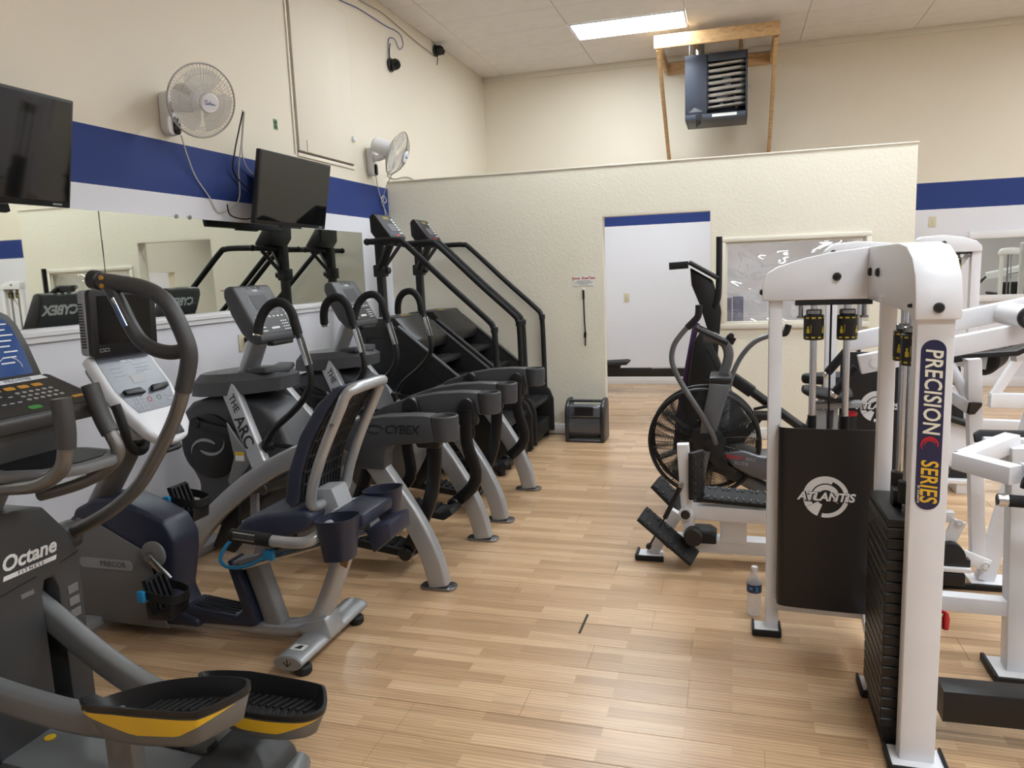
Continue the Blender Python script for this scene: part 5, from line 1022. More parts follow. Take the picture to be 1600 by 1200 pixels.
    tr_ = [(-2.08, -0.11), (-1.92, -0.15), (-1.80, -0.10), (-1.745, 0.0), (-1.745, 0.10), (-1.79, 0.17), (-1.92, 0.18), (-2.08, 0.13)]
    part(o, 'tray', MB().poly([(x, y0 + q, 1.06 + 0.02 * (-1.75 - x)) for x, q in tr_], (0, 0, 0.03), 0.01), 'octane_light')
    part(o, 'tray_well', MB().poly([(-1.90 + (x + 1.90) * 0.8, y0 + 0.015 + (q - 0.015) * 0.78, 1.0905 + 0.02 * (-1.75 - x)) for x, q in tr_], (0, 0, 0.004)), 'black_matte')
    A, B = V(-2.06, y0, 1.325), V(-1.845, y0, 1.235); d = (A - B).normalized(); f, n = frame(B, (0, 1, 0), d); L = (A - B).length
    co = [(-0.205, 0.03), (-0.17, 0.0), (0.17, 0.0), (0.205, 0.03), (0.19, L), (-0.19, L)]
    c = part(o, 'console', MB().poly([f(a, b, -0.05) for a, b in co], n * 0.05, 0.014, 3), 'octane_grey')
    fc = part(c, 'face_panel', MB().poly([f(a * 0.9, 0.02 + b * 0.86, 0.0003) for a, b in co], n * 0.0015), 'black_plastic')
    part(fc, 'name_band', MB().poly([f(a, b, 0.002) for a, b in ((-0.16, 0.195), (0.155, 0.195), (0.15, 0.218), (-0.155, 0.218))], n * 0.001), 'console_white')
    text(fc, 'PRO4700', 'ink_grey', 0.022, f(0.06, 0.206, 0.0032), (0, 1, 0), d, off=0.0004, shear=0.15)
    kb = MB()
    for i in range(5): kb.poly([f(-0.09 + 0.045 * i + a, 0.165 + b, 0.002) for a, b in rrect(0.032, 0.018, 0.005, 2)], n * 0.0012)
    kb.poly([f(0.14 + a, 0.06 + b, 0.002) for a, b in rrect(0.04, 0.014, 0.004, 2)], n * 0.0012)
    part(fc, 'orange_keys', kb, 'orange')
    kg = MB()
    for i in range(6):
        for j in range(3): kg.poly([f(0.0 + 0.022 * i + a, 0.09 + 0.022 * j + b, 0.002) for a, b in rrect(0.013, 0.01, 0.003, 1)], n * 0.0008)
    for i in range(5): kg.poly([f(-0.13 + 0.024 * i + a, 0.12 + 0.01 * (i % 2) + b, 0.002) for a, b in rrect(0.014, 0.006, 0.002, 1)], n * 0.0008).poly([f(-0.13 + 0.024 * i + a, 0.085 + b, 0.002) for a, b in rrect(0.014, 0.006, 0.002, 1)], n * 0.0008)
    part(fc, 'key_print', kg, 'ink_grey')
    part(fc, 'start_key', MB().poly([f(-0.02 + a, 0.045 + b, 0.002) for a, b in rrect(0.04, 0.02, 0.008, 2)], n * 0.0012), 'sticker_green')
    # upright blue display
    f2, n2 = frame((-2.075, y0, 1.315), (0, 1, 0), (-0.25, 0, 1)); bo = [(-0.21, 0.0), (0.185, 0.0), (0.172, 0.10), (0.155, 0.17), (0.135, 0.20), (0.09, 0.225), (-0.12, 0.225), (-0.2, 0.2)]
    dp = part(o, 'display_hood', MB().poly([f2(a, b, -0.03) for a, b in bo], n2 * 0.03, 0.008), 'octane_grey')
    bf = part(dp, 'display_face', MB().poly([f2(-0.035 + (a + 0.035) * 0.86, 0.012 + b * 0.87, 0.0004) for a, b in bo], n2 * 0.001), 'console_blue')
    pr = MB()
    for k in range(8): pr.poly([f2(0.06 + 0.01 * (k % 3) + a, 0.05 + 0.017 * k + b, 0.0016) for a, b in ((0, 0), (0.045, 0), (0.045, 0.004), (0, 0.004))], n2 * 0.0006)
    q = [f2(0.085 + 0.04 * math.cos(t), 0.035 + 0.035 * math.sin(t), 0.0016) for t in [k * PI / 8 for k in range(9)]]; pr.tube(q, 0.0012, 1, 4)
    part(bf, 'print', pr, 'ink_white')
    return o
elliptical()
# ================================================================== white weight machines
def collar(par, p, r=0.039, h=0.1):
    p = Vector(p)
    c = part(par, 'rod_collar', MB().lathe([(r * 0.9, 0), (r, 0.004), (r, h - 0.004), (r * 0.9, h)], p, (0, 0, 1), 24), 'black_plastic')
    st = MB()
    for k in range(10):
        a0 = k * PI / 5; 
        for z in (0.008, h - 0.014):
            vs = [];
            for a in (a0, a0 + 0.18, a0 + 0.36):
                for q in (0, 0.006): vs.append(p + V((r + 0.0006) * math.cos(a), (r + 0.0006) * math.sin(a), z + q))
            st.add(vs, [(0, 2, 3, 1), (2, 4, 5, 3)])
    for k in range(4):
        a0 = -PI * 0.75 + k * PI / 2 - 0.05
        for da, z0_, z1_ in ((0.0, 0.028, 0.044), (0.16, 0.028, 0.044), (0.08, 0.044, 0.056), (0.45, 0.03, 0.062)):
            w_ = 0.17 if z1_ != 0.062 else 0.05
            vs = [p + V((r + 0.0007) * math.cos(a), (r + 0.0007) * math.sin(a), z) for a in (a0 + da, a0 + da + w_) for z in (z0_, z1_)]
            st.add(vs, [(0, 2, 3, 1)])
    part(c, 'collar_print', st, 'collar_yellow')
    part(par, 'rod_cap', MB().cyl(p + V(0, 0, h), p + V(0, 0, h + 0.022), r * 0.8, 18, 0.004), 'steel')
def bolt(par, p, n, r=0.016):
    p = Vector(p); n = Vector(n).normalized(); return part(par, 'bolt', MB().lathe([(r, 0), (r, 0.004), (r * 0.7, 0.011), (0, 0.012)], p, n, 16), 'black_plastic')
def atlantis(par, F2, n, cx, cz, r, size):
    """round white emblem with the maker's word across it"""
    mb = MB(); k = 30
    def arc(r0, r1, a0, a1, dx=0, dz=0):
        o1 = [F2(cx + dx + r1 * math.cos(a0 + (a1 - a0) * i / k), cz + dz + r1 * math.sin(a0 + (a1 - a0) * i / k)) + n * 0.0008 for i in range(k + 1)]
        o2 = [F2(cx + dx + r0 * math.cos(a0 + (a1 - a0) * i / k), cz + dz + r0 * math.sin(a0 + (a1 - a0) * i / k)) + n * 0.0008 for i in range(k + 1)]
        mb.add(o1 + o2, [(i, i + 1, k + 2 + i, k + 1 + i) for i in range(k)])
    arc(r * 0.80, r, -1.75, 1.2); arc(r * 0.66, r, 1.2, 3.7); arc(r * 0.34, r * 0.60, -0.5, 3.4); arc(r * 0.40, r, 3.72, 4.35)
    part(par, 'emblem', mb, 'ink_white')
    f0 = F2(0, 0); xd = F2(1, 0) - f0; yd = F2(0, 1) - f0
    text(par, 'ATLANTIS', 'ink_black', size, F2(cx + 0.003, cz - 0.002) + n * 0.001, xd, yd, off=0.0045, shear=0.2, sp=0.98)
    text(par, 'ATLANTIS', 'ink_white', size, F2(cx, cz) + n * 0.003, xd, yd, off=0.0016, shear=0.2, sp=0.98)
def near_tower():
    Np, Mp, Lp = V(0.553, 2.44, 0), V(0.508, 2.866, 0), V(0.144, 3.262, 0); Kp = V(0.56, 3.24, 0)
    o = thing('weight_machine', 'white weight stack machine with long navy and gold decal, nearest on the right', 'gym machine', (0.5, 2.9, 0))
    d = (Kp - Lp).normalized(); nout = V(d.y, -d.x, 0); nout = nout if nout.y < 0 else -nout; Z = V(0, 0, 1)
    def LM(t, z, off=0.0): return Lp + d * t + nout * off + Z * z
    LL = (Kp - Lp).length
    part(o, 'post', MB().bar((0.553, 2.44, 0.02), (0.553, 2.44, 1.45), 0.10, 0.06, (0, 1, 0), 0.006), 'white_powder')
    part(o, 'post', MB().bar((0.508, 2.866, 0.02), (0.508, 2.866, 1.45), 0.05, 0.05, (0, 1, 0), 0.006), 'white_powder')
    part(o, 'post', MB().bar((0.160, 3.262, 0.02), (0.160, 3.262, 1.43), 0.052, 0.052, (0, 1, 0), 0.006), 'white_powder')
    for p, sx, sy in ((Np, 0.075, 0.05), (Mp, 0.05, 0.05), (Lp + V(-0.005, 0, 0), 0.05, 0.04)):
        ft = part(o, 'foot_plate', MB().box((p.x - sx, p.y - sy - 0.02, 0.001), (p.x + sx, p.y + sy, 0.022), 0.005), 'white_powder')
        part(ft, 'rubber_edge', MB().box((p.x - sx - 0.008, p.y - sy - 0.03, 0.0005), (p.x + sx + 0.008, p.y - sy - 0.0205, 0.03), 0.003).box((p.x - sx - 0.01, p.y - sy - 0.02, 0.0005), (p.x - sx - 0.0005, p.y + sy, 0.03), 0.003).box((p.x + sx + 0.0005, p.y - sy - 0.02, 0.0005), (p.x + sx + 0.01, p.y + sy, 0.03), 0.003), 'black_rubber')
    # top housings
    th = [(-0.035, 1.425), (-0.035, 1.50), (-0.02, 1.535), (0.02, 1.56), (0.12, 1.59), (0.22, 1.61), (0.33, 1.622), (LL - 0.05, 1.625), (LL - 0.05, 1.425)]
    part(o, 'top_housing', MB().poly([LM(a, b, 0.045) for a, b in th], nout * -0.10, 0.008), 'white_powder')
    ph = [(3.285, 1.425), (3.285, 1.625), (2.66, 1.625), (2.54, 1.612), (2.46, 1.578), (2.41, 1.525), (2.392, 1.46), (2.39, 1.40), (2.44, 1.40), (2.47, 1.415)]
    part(o, 'end_housing', MB().prism(ph, 0.492, 0.614, 'x', 0.008), 'white_powder')
    bolt(o, LM(0.24, 1.515, 0.0455), nout); bolt(o, LM(-0.0355, 1.46, 0.0), -d, 0.012)
    for y in (3.14, 2.98): bolt(o, (0.4915, y, 1.53), (-1, 0, 0))
    bolt(o, (0.553, 2.3895, 1.435), (0, -1, 0), 0.015); bolt(o, (0.4915, 2.43, 1.44), (-1, 0, 0), 0.006)
    # bearing plate, guide rods and collars, two stacks
    part(o, 'rod_plate', MB().poly([LM(0.09, 1.405, -0.04), LM(0.37, 1.405, -0.04), LM(0.37, 1.405, 0.04), LM(0.09, 1.405, 0.04)], (0, 0, 0.018)), 'black_metal')
    for t in (0.162, 0.285):
        p = LM(t, 0, 0); part(o, 'guide_rod', MB().cyl(p + Z * 0.12, p + Z * 1.405, 0.0135, 16), 'chrome'); collar(o, p + Z * 1.265)
        part(o, 'rod_sleeve', MB().cyl(p + Z * 0.86, p + Z * 0.955, 0.0175, 14), 'black_rubber')
    for t in (0.112, 0.345): part(o, 'buffer_bolt', MB().cyl(LM(t, 1.36), LM(t, 1.404), 0.009, 10).cyl(LM(t, 1.352), LM(t, 1.36), 0.016, 12), 'steel')
    part(o, 'cable', MB().cyl(LM(0.225, 0.9), LM(0.225, 1.424), 0.004, 8), 'black_rubber')
    for y in (2.60, 2.72):
        part(o, 'guide_rod', MB().cyl((0.533, y, 0.1), (0.533, y, 1.42), 0.0135, 14), 'chrome'); collar(o, (0.533, y, 1.245), 0.034, 0.10)
        part(o, 'rod_sleeve', MB().cyl((0.533, y, 0.80), (0.533, y, 0.87), 0.026, 14), 'black_rubber')
    pm = MB().box((-0.075, -0.165, 0), (0.075, 0.165, 0.0345), 0.004, 1).mesh('weight_plate'); pm.materials.append(M['black_metal'])
    k = 0; z = 0.075
    while z < 0.74:
        q = bpy.data.objects.new('weight_plate', pm); COL.objects.link(q); q.parent = o; q.location = Vector((0.533, 2.652, z)) - ORG[o.name]; z += 0.0355
    part(o, 'stack_base', MB().box((0.47, 2.5, 0.002), (0.60, 2.81, 0.074), 0.004), 'black_rubber')
    hd = part(o, 'head_plate', MB().box((0.462, 2.49, z + 0.001), (0.606, 2.815, z + 0.026), 0.004).box((0.50, 2.63, z + 0.0262), (0.57, 2.69, z + 0.08), 0.006), 'black_metal')
    tx = MB()
    for i in range(18): tx.box((0.4568, 2.53, 0.088 + 0.0355 * i), (0.4578, 2.56, 0.098 + 0.0355 * i))
    part(o, 'plate_numbers', tx, 'ink_dim')
    ang = math.atan2(d.y, d.x); z = 0.20
    while z < 0.8:
        q = bpy.data.objects.new('weight_plate', pm); COL.objects.link(q); q.parent = o; q.location = LM(0.225, z, -0.02) - ORG[o.name]; q.rotation_euler = (0, 0, ang + PI / 2); z += 0.0355
    # black guard with emblem
    gd = [(0.034, 0.03), (0.036, 0.085), (0.045, 0.098), (0.065, 0.105), (0.12, 0.108), (0.22, 0.109), (0.32, 0.108), (0.37, 0.105), (0.40, 0.095), (0.41, 0.08)]
    pts = [LM(a, 0.165, b) for a, b in gd] + [LM(a, 0.165, b - 0.006) for a, b in gd[::-1]]
    gp = part(o, 'stack_guard', MB().poly(pts, Z * 0.755), 'black_metal', ang=50)
    atlantis(gp, lambda a, b: LM(0.215 + a, 0.645 + b, 0.1105), nout, 0.0, 0.0, 0.085, 0.047)
    part(o, 'bottom_bar', MB().bar(LM(0.03, 0.14, 0.02), LM(LL - 0.02, 0.14, 0.02), 0.05, 0.05, (0, 0, 1)), 'white_powder')
    part(o, 'bottom_bar', MB().bar((0.553, 2.47, 0.05), (0.51, 2.84, 0.05), 0.05, 0.03, (0, 0, 1)), 'white_powder')
    # long decal
    dc = part(o, 'decal', MB().poly([(0.549 + a, 2.4095, 1.09 + b) for a, b in rrect(0.066, 0.505, 0.032, 6)], (0, -0.001, 0)), 'decal_navy')
    text(dc, 'PRECISION', 'ink_cream', 0.064, (0.549, 2.408, 1.192), (0, 0, -1), (1, 0, 0), off=0.001, shear=0.15, sx=0.78, sp=1.04)
    text(dc, 'SERIES', 'ink_gold', 0.064, (0.549, 2.408, 0.925), (0, 0, -1), (1, 0, 0), off=0.001, shear=0.15, sx=0.72, sp=1.02)
    text(dc, 'BY ATLANTIS', 'ink_cream', 0.009, (0.524, 2.408, 0.885), (0, 0, -1), (1, 0, 0))
    swirl(dc, 'red', frame((0.549, 2.4085, 1.035), (1, 0, 0), (0, 0, 1)), (0, 0), 0.024)
    # pin with red knob, base beam, side frame with handles
    part(o, 'selector_pin', MB().cyl((0.62, 2.40, 0.575), (0.64, 2.36, 0.575), 0.006, 8).lathe([(0.0, -0.05), (0.009, -0.045), (0.011, -0.02), (0.006, 0.0)], (0.632, 2.37, 0.575), (0, 0, 1), 12), 'plastic_red_tag') if False else \
        part(o, 'selector_pin', MB().cyl((0.609, 2.60, 0.45), (0.655, 2.57, 0.45), 0.006, 8).lathe([(0.0, -0.06), (0.010, -0.055), (0.012, -0.02), (0.006, 0.0)], (0.655, 2.57, 0.45), (0, 0, 1), 12), 'plastic_red_tag')
    part(o, 'base_beam', MB().bar((0.66, 2.62, 0.125), (1.9, 2.62, 0.145), 0.10, 0.11, (0, 0, 1), 0.008), 'black_metal')
    part(o, 'beam_foot', MB().box((1.75, 2.55, 0.001), (1.85, 2.69, 0.088), 0.008), 'black_rubber')
    part(o, 'cross_bar', MB().bar((0.57, 3.10, 0.27), (1.9, 3.10, 0.245), 0.06, 0.06, (0, 0, 1)), 'white_powder')
    part(o, 'cross_bar', MB().bar((0.51, 2.895, 0.14), (0.53, 3.2, 0.14), 0.05, 0.05, (0, 0, 1)), 'white_powder')
    part(o, 'cross_bar', MB().bar((0.56, 2.88, 0.27), (0.60, 3.10, 0.27), 0.05, 0.05, (0, 0, 1)), 'white_powder')
    part(o, 'side_post', MB().bar((1.03, 3.10, 0.02), (1.005, 3.10, 0.88), 0.075, 0.075, (0, 1, 0)), 'white_powder')
    sf = part(o, 'foot_plate', MB().box((0.95, 3.0, 0.001), (1.13, 3.18, 0.02), 0.005), 'white_powder')
    part(sf, 'rubber_edge', MB().box((0.94, 2.985, 0.0005), (1.14, 2.9995, 0.03), 0.003).box((0.935, 3.0, 0.0005), (0.9495, 3.18, 0.03), 0.003), 'black_rubber')
    part(o, 'seat_frame', MB().bar((0.775, 2.99, 0.85), (0.905, 2.82, 0.845), 0.062, 0.062, (0, 0, 1)).bar((0.79, 2.985, 0.85), (0.99, 3.14, 0.89), 0.062, 0.062, (0, 0, 1)), 'white_powder')
    part(o, 'seat_frame', MB().bar((0.93, 3.29, 0.82), (0.99, 3.12, 0.85), 0.06, 0.06, (0, 0, 1)), 'white_powder')
    part(o, 'seat_frame', MB().bar((0.93, 2.83, 0.85), (1.6, 2.95, 0.85), 0.06, 0.06, (0, 0, 1)), 'white_powder')
    part(o, 'pad_edge', MB().poly([(0.93, 3.34, 0.82), (0.925, 3.36, 0.865), (0.95, 3.37, 0.88), (1.6, 3.37, 0.88), (1.6, 3.34, 0.82)], (0, 0.03, 0), 0.006), 'black_rubber')
    part(o, 'seat_back_plate', MB().box((0.945, 3.3, 0.72), (1.6, 3.338, 0.865), 0.006), 'white_powder')
    for z, x in ((0.83, 0.915), (0.765, 0.875)):
        g = part(o, 'handle', MB().tube([(x, 2.79, z), (1.1, 2.76, z - 0.04 if z > 0.8 else z + 0.0), (1.4, 2.76, z - 0.04 if z > 0.8 else z)], 0.021, 3, 12), 'foam_grip')
        if z < 0.8: part(g, 'end_cap', MB().cyl((x - 0.03, 2.792, z), (x + 0.004, 2.79, z), 0.0225, 16, 0.003), 'chrome')
    return o
near_tower()

def leg_machine():
    o = thing('leg_machine', 'white leg machine with black treaded foot plates, behind the nearest tower', 'gym machine', (0.4, 4.0, 0))
    yb = 4.03
    part(o, 'lower_bar', MB().bar((-0.30, yb, 0.095), (1.05, yb, 0.095), 0.10, 0.075, (0, 0, 1)), 'white_powder')
    part(o, 'upper_bar', MB().bar((-0.235, 3.96, 0.295), (0.95, 3.96, 0.27), 0.06, 0.075, (0, 0, 1)), 'white_powder')
    part(o, 'web_plate', MB().bar((0.0, 4.0, 0.12), (0.0, 4.0, 0.265), 0.135, 0.05, (0, 1, 0)), 'white_powder')
    part(o, 'front_leg', MB().bar((-0.43, yb, 0.02), (-0.29, yb, 0.26), 0.062, 0.05, (0, 1, 0)), 'white_powder')
    f = part(o, 'foot_plate', MB().box((-0.50, yb - 0.07, 0.001), (-0.37, yb + 0.05, 0.02), 0.005), 'white_powder')
    part(f, 'rubber_edge', MB().box((-0.51, yb - 0.085, 0.0005), (-0.36, yb - 0.0705, 0.03), 0.003).box((-0.515, yb - 0.07, 0.0005), (-0.5005, yb + 0.05, 0.03), 0.003), 'black_rubber')
    part(o, 'upright', MB().bar((-0.225, 3.94, 0.17), (-0.255, 3.94, 0.66), 0.06, 0.06, (0, 1, 0)), 'white_powder')
    part(o, 'pivot_ring', MB().cyl((-0.24, 3.885, 0.295), (-0.24, 3.908, 0.295), 0.036, 20, 0.004), 'white_powder')
    part(o, 'pivot_cap', MB().cyl((-0.24, 3.872, 0.295), (-0.24, 3.8845, 0.295), 0.024, 18, 0.004), 'black_plastic')
    def foot(a, b, w, t, up, nm='foot_tread'):
        p = part(o, nm, MB().bar(a, b, w, t, up, 0.012), 'black_rubber'); a = Vector(a); b = Vector(b); dd = (b - a); L = dd.length; dd.normalize(); u = Vector(up); u = (u - dd * u.dot(dd)).normalized(); s_ = dd.cross(u)
        tr = MB(); nn = int(L / 0.035)
        for k in range(nn):
            c = a + dd * (L * (k + 0.5) / nn) + u * (t / 2 + 0.002)
            for q in (-0.22, 0.22): tr.bar(c + s_ * (q * w) + dd * (0.011 if k % 2 else -0.004), c + s_ * (q * w * 1.9) + dd * (0.0 if k % 2 else 0.007), 0.011, 0.005, u, 0.002)
        part(p, 'tread_pattern', tr, 'black_plastic')
        e = MB()
        for k in range(3): e.bar(a + dd * (0.012 + 0.008 * k) + u * (t / 2 + 0.001) - s_ * w * 0.42, a + dd * (0.012 + 0.008 * k) + u * (t / 2 + 0.001) + s_ * w * 0.42, 0.003, 0.003, u, 0.001)
        part(p, 'end_ribs', e, 'black_plastic'); return p
    foot((-0.465, 3.88, 0.29), (-0.195, 3.88, 0.06), 0.11, 0.03, (0.55, -0.5, 0.6))
    foot((-0.415, 4.12, 0.40), (-0.22, 4.12, 0.20), 0.11, 0.03, (0.55, -0.5, 0.6))
    foot((-0.185, 3.98, 0.385), (0.17, 3.98, 0.365), 0.13, 0.03, (0, -0.3, 0.95))
    foot((-0.185, 3.90, 0.63), (-0.185, 3.90, 0.385), 0.11, 0.03, (0.75, -0.5, 0.0))
    part(o, 'gas_strut', MB().cyl((-0.265, 3.87, 0.445), (-0.345, 3.87, 0.275), 0.013, 12).cyl((-0.345, 3.87, 0.275), (-0.425, 3.87, 0.12), 0.005, 8).cyl((-0.43, 3.86, 0.115), (-0.43, 3.885, 0.115), 0.014, 12), 'black_metal')
    part(o, 'strut_lug', MB().cyl((-0.262, 3.862, 0.45), (-0.262, 3.905, 0.45), 0.013, 12), 'steel')
    part(o, 'hinge_roller', MB().cyl((-0.20, 3.84, 0.185), (-0.20, 3.905, 0.185), 0.048, 24, 0.006), 'black_plastic')
    part(o, 'roller_block', MB().prism([(-0.25, 0.132), (-0.25, 0.16), (-0.19, 0.19), (-0.12, 0.19), (-0.085, 0.17), (-0.085, 0.132)], 3.91, 4.07, 'y', 0.006), 'black_rubber')
    part(o, 'stop_block', MB().bar((-0.37, 3.93, 0.18), (-0.31, 3.93, 0.12), 0.07, 0.05, (0, 1, 0)), 'black_rubber')
    # right end: leaning legs, links and rollers
    part(o, 'rear_leg', MB().bar((1.13, 3.95, 0.10), (1.065, 3.95, 1.10), 0.06, 0.06, (0, 1, 0)), 'white_powder')
    part(o, 'rear_leg', MB().bar((1.17, 3.98, 0.02), (1.36, 3.98, 0.95), 0.075, 0.06, (0, 1, 0)), 'white_powder')
    f = part(o, 'foot_plate', MB().box((1.10, 3.9, 0.001), (1.28, 4.06, 0.018), 0.004), 'white_powder')
    part(f, 'rubber_edge', MB().box((0.9, 3.87, 0.0005), (1.9, 3.895, 0.028), 0.004).box((1.285, 3.9, 0.0005), (1.30, 4.06, 0.028), 0.003), 'black_rubber')
    part(o, 'link', MB().bar((1.02, 3.86, 0.345), (0.965, 3.86, 0.205), 0.06, 0.02, (0, 1, 0)), 'white_powder')
    part(o, 'link', MB().bar((0.97, 3.875, 0.20), (1.155, 3.875, 0.125), 0.06, 0.02, (0, 1, 0)), 'white_powder')
    part(o, 'link', MB().bar((0.70, 3.89, 0.365), (1.0, 3.89, 0.355), 0.05, 0.05, (0, 1, 0)), 'white_powder')
    for x, z, y in ((1.015, 0.335, 3.847), (1.14, 0.13, 3.862)): part(o, 'link_bolt', MB().ring((x, y, z), (0, 1, 0), 0.016, 0.003, 18, 6).cyl((x, y - 0.003, z), (x, y + 0.002, z), 0.011, 14), 'white_powder')
    part(o, 'roller_guard', MB().poly([(0.98 + 0.062 * math.cos(t), 3.80, 0.175 + 0.075 * math.sin(t)) for t in [k * PI / 10 for k in range(11)]] + [(0.90, 3.80, 0.175), (0.90, 3.80, 0.14), (1.06, 3.80, 0.14), (1.06, 3.80, 0.175)], (0, 0.05, 0), 0.004), 'black_plastic')
    part(o, 'roller_shelf', MB().box((0.86, 3.78, 0.118), (1.06, 3.92, 0.139), 0.003), 'white_powder')
    part(o, 'shelf_end', MB().box((0.93, 3.775, 0.052), (1.035, 3.84, 0.112), 0.004), 'black_plastic')
    # arms with grips
    for a, b, y, g0, g1 in (((0.50, 1.145), (1.25, 1.305), 3.4, (0.485, 1.135), (0.405, 1.03)), ((0.47, 1.215), (1.28, 1.385), 3.60, (0.475, 1.185), (0.395, 1.085))):
        part(o, 'press_arm', MB().bar((a[0], y, a[1]), (b[0], y, b[1]), 0.05, 0.078, (0, 0, 1), 0.006), 'white_powder')
        g = part(o, 'arm_grip', MB().cyl((g0[0], y - 0.02, g0[1]), (g1[0], y - 0.03, g1[1]), 0.0185, 14, 0.003), 'foam_grip')
        dd = (V(g1[0], 0, g1[1]) - V(g0[0], 0, g0[1])).normalized(); e = V(g1[0], y - 0.03, g1[1])
        part(g, 'end_cap', MB().cyl(e + dd * 0.0005, e + dd * 0.02, 0.019, 14, 0.003), 'chrome')
    part(o, 'arm_bolt', MB().cyl((0.555, 3.37, 1.155), (0.555, 3.374, 1.155), 0.02, 8), 'white_powder')
    part(o, 'arm_pivot', MB().cyl((1.075, 3.30, 1.335), (1.075, 3.62, 1.335), 0.045, 24, 0.006), 'white_powder')
    part(o, 'pivot_cap', MB().ring((1.075, 3.298, 1.335), (0, 1, 0), 0.034, 0.011, 28, 8).cyl((1.075, 3.295, 1.335), (1.075, 3.2995, 1.335), 0.022, 18), 'black_plastic')
    part(o, 'latch', MB().bar((0.82, 3.58, 1.21), (1.0, 3.58, 1.25), 0.02, 0.014, (0, 0, 1), 0.003).bar((0.98, 3.58, 1.245), (1.02, 3.58, 1.26), 0.03, 0.025, (0, 0, 1), 0.004), 'black_metal')
    # roller pads and bracket
    part(o, 'pad_bracket', MB().bar((0.92, 4.2, 1.14), (1.05, 4.2, 1.07), 0.05, 0.07, (0, 0, 1)).bar((1.04, 4.2, 1.075), (1.18, 4.15, 1.06), 0.02, 0.075, (0, 0, 1)), 'white_powder')
    part(o, 'roller_pad', MB().cyl((1.16, 4.17, 1.065), (1.25, 4.32, 1.085), 0.078, 28, 0.012), 'black_rubber')
    part(o, 'pad_bolt', MB().cyl((1.13, 4.135, 1.062), (1.13, 4.146, 1.062), 0.022, 16), 'black_plastic')
    part(o, 'pad_bracket', MB().bar((1.32, 4.25, 1.08), (1.7, 4.35, 1.15), 0.05, 0.06, (0, 0, 1)), 'white_powder')
    part(o, 'pad_tray', MB().poly([(1.05, 4.05, 1.09), (1.28, 4.05, 1.10), (1.42, 4.05, 1.18), (1.42, 4.05, 1.20), (1.27, 4.05, 1.125), (1.05, 4.05, 1.11)], (0, 0.12, 0), 0.004), 'black_plastic')
    part(o, 'strut', MB().cyl((0.985, 4.02, 1.07), (1.06, 3.99, 0.91), 0.024, 16), 'white_powder')
    part(o, 'strut_head', MB().poly([(0.92, 4.0, 1.06), (0.92, 4.0, 1.10), (1.03, 4.0, 1.12), (1.04, 4.0, 1.08)], (0, 0.08, 0), 0.006), 'black_plastic')
    part(o, 'side_arm', MB().bar((0.92, 4.35, 0.98), (1.07, 3.93, 0.875), 0.06, 0.06, (0, 0, 1)), 'white_powder')
    part(o, 'arm_end_plug', MB().bar((1.071, 3.927, 0.874), (1.076, 3.913, 0.8705), 0.056, 0.056, (0, 0, 1)), 'black_plastic')
    # its own tower
    ht = [(0.44, 1.56), (0.44, 1.60), (0.455, 1.635), (0.49, 1.66), (0.6, 1.67), (0.75, 1.655), (0.88, 1.62), (0.95, 1.585), (0.96, 1.56)]
    part(o, 'top_housing', MB().prism(ht, 4.27, 4.37, 'y', 0.008), 'white_powder')
    for x in (0.488, 0.665): bolt(o, (x, 4.2695, 1.615), (0, -1, 0), 0.015)
    for x in (0.49, 0.93): part(o, 'tower_post', MB().bar((x, 4.32, 0.02), (x, 4.32, 1.56), 0.055, 0.055, (0, 1, 0)), 'white_powder')
    for x in (0.57, 0.86):
        part(o, 'tower_post', MB().bar((x, 4.36, 0.9), (x, 4.36, 1.56), 0.02, 0.03, (0, 1, 0)), 'steel')
    for x in (0.63, 0.77): part(o, 'guide_rod', MB().cyl((x, 4.33, 0.2), (x, 4.33, 1.56), 0.013, 12), 'chrome')
    g = part(o, 'stack_guard', MB().poly([(0.535, 4.262, 0.30), (0.55, 4.25, 0.30), (0.86, 4.25, 0.30), (0.885, 4.262, 0.30), (0.885, 4.268, 0.30), (0.535, 4.268, 0.30)], (0, 0, 0.80)), 'black_metal')
    atlantis(g, lambda a, b: V(0.715 + a, 4.2495, 0.815 + b), V(0, -1, 0), 0.0, 0.0, 0.082, 0.045)
    part(o, 'seat_pad', MB().sweep([(0.34, 4.13, 0.925), (0.38, 4.13, 0.915), (0.48, 4.13, 0.895), (0.57, 4.13, 0.90)], circ(0.1, 20, 0.03), (0, 0, 1), 3, True, lambda t: 0.55 + 0.45 * min(1, t * 3)), 'black_rubber')
    part(o, 'seat_stem', MB().bar((0.48, 4.13, 0.10), (0.48, 4.13, 0.868), 0.06, 0.06, (0, 1, 0)).bar((0.38, 4.13, 0.84), (0.62, 4.13, 0.85), 0.08, 0.03, (0, 0, 1)), 'light_grey')
    part(o, 'seat_skirt', MB().poly([(0.40, 4.10, 0.82), (0.35, 4.10, 0.62), (0.48, 4.10, 0.62), (0.49, 4.10, 0.82)], (0, 0.015, 0)), 'light_grey')
    part(o, 'spring_canister', MB().cyl((0.575, 4.17, 0.45), (0.575, 4.17, 0.78), 0.035, 18, 0.004), 'black_rubber')
    part(o, 'canister_ring', MB().cyl((0.575, 4.17, 0.781), (0.575, 4.17, 0.80), 0.036, 18, 0.004), 'red')
    part(o, 'clip', MB().bar((0.49, 4.08, 0.62), (0.53, 4.08, 0.55), 0.02, 0.02, (0, 1, 0)), 'red')
    return o
lm = leg_machine()

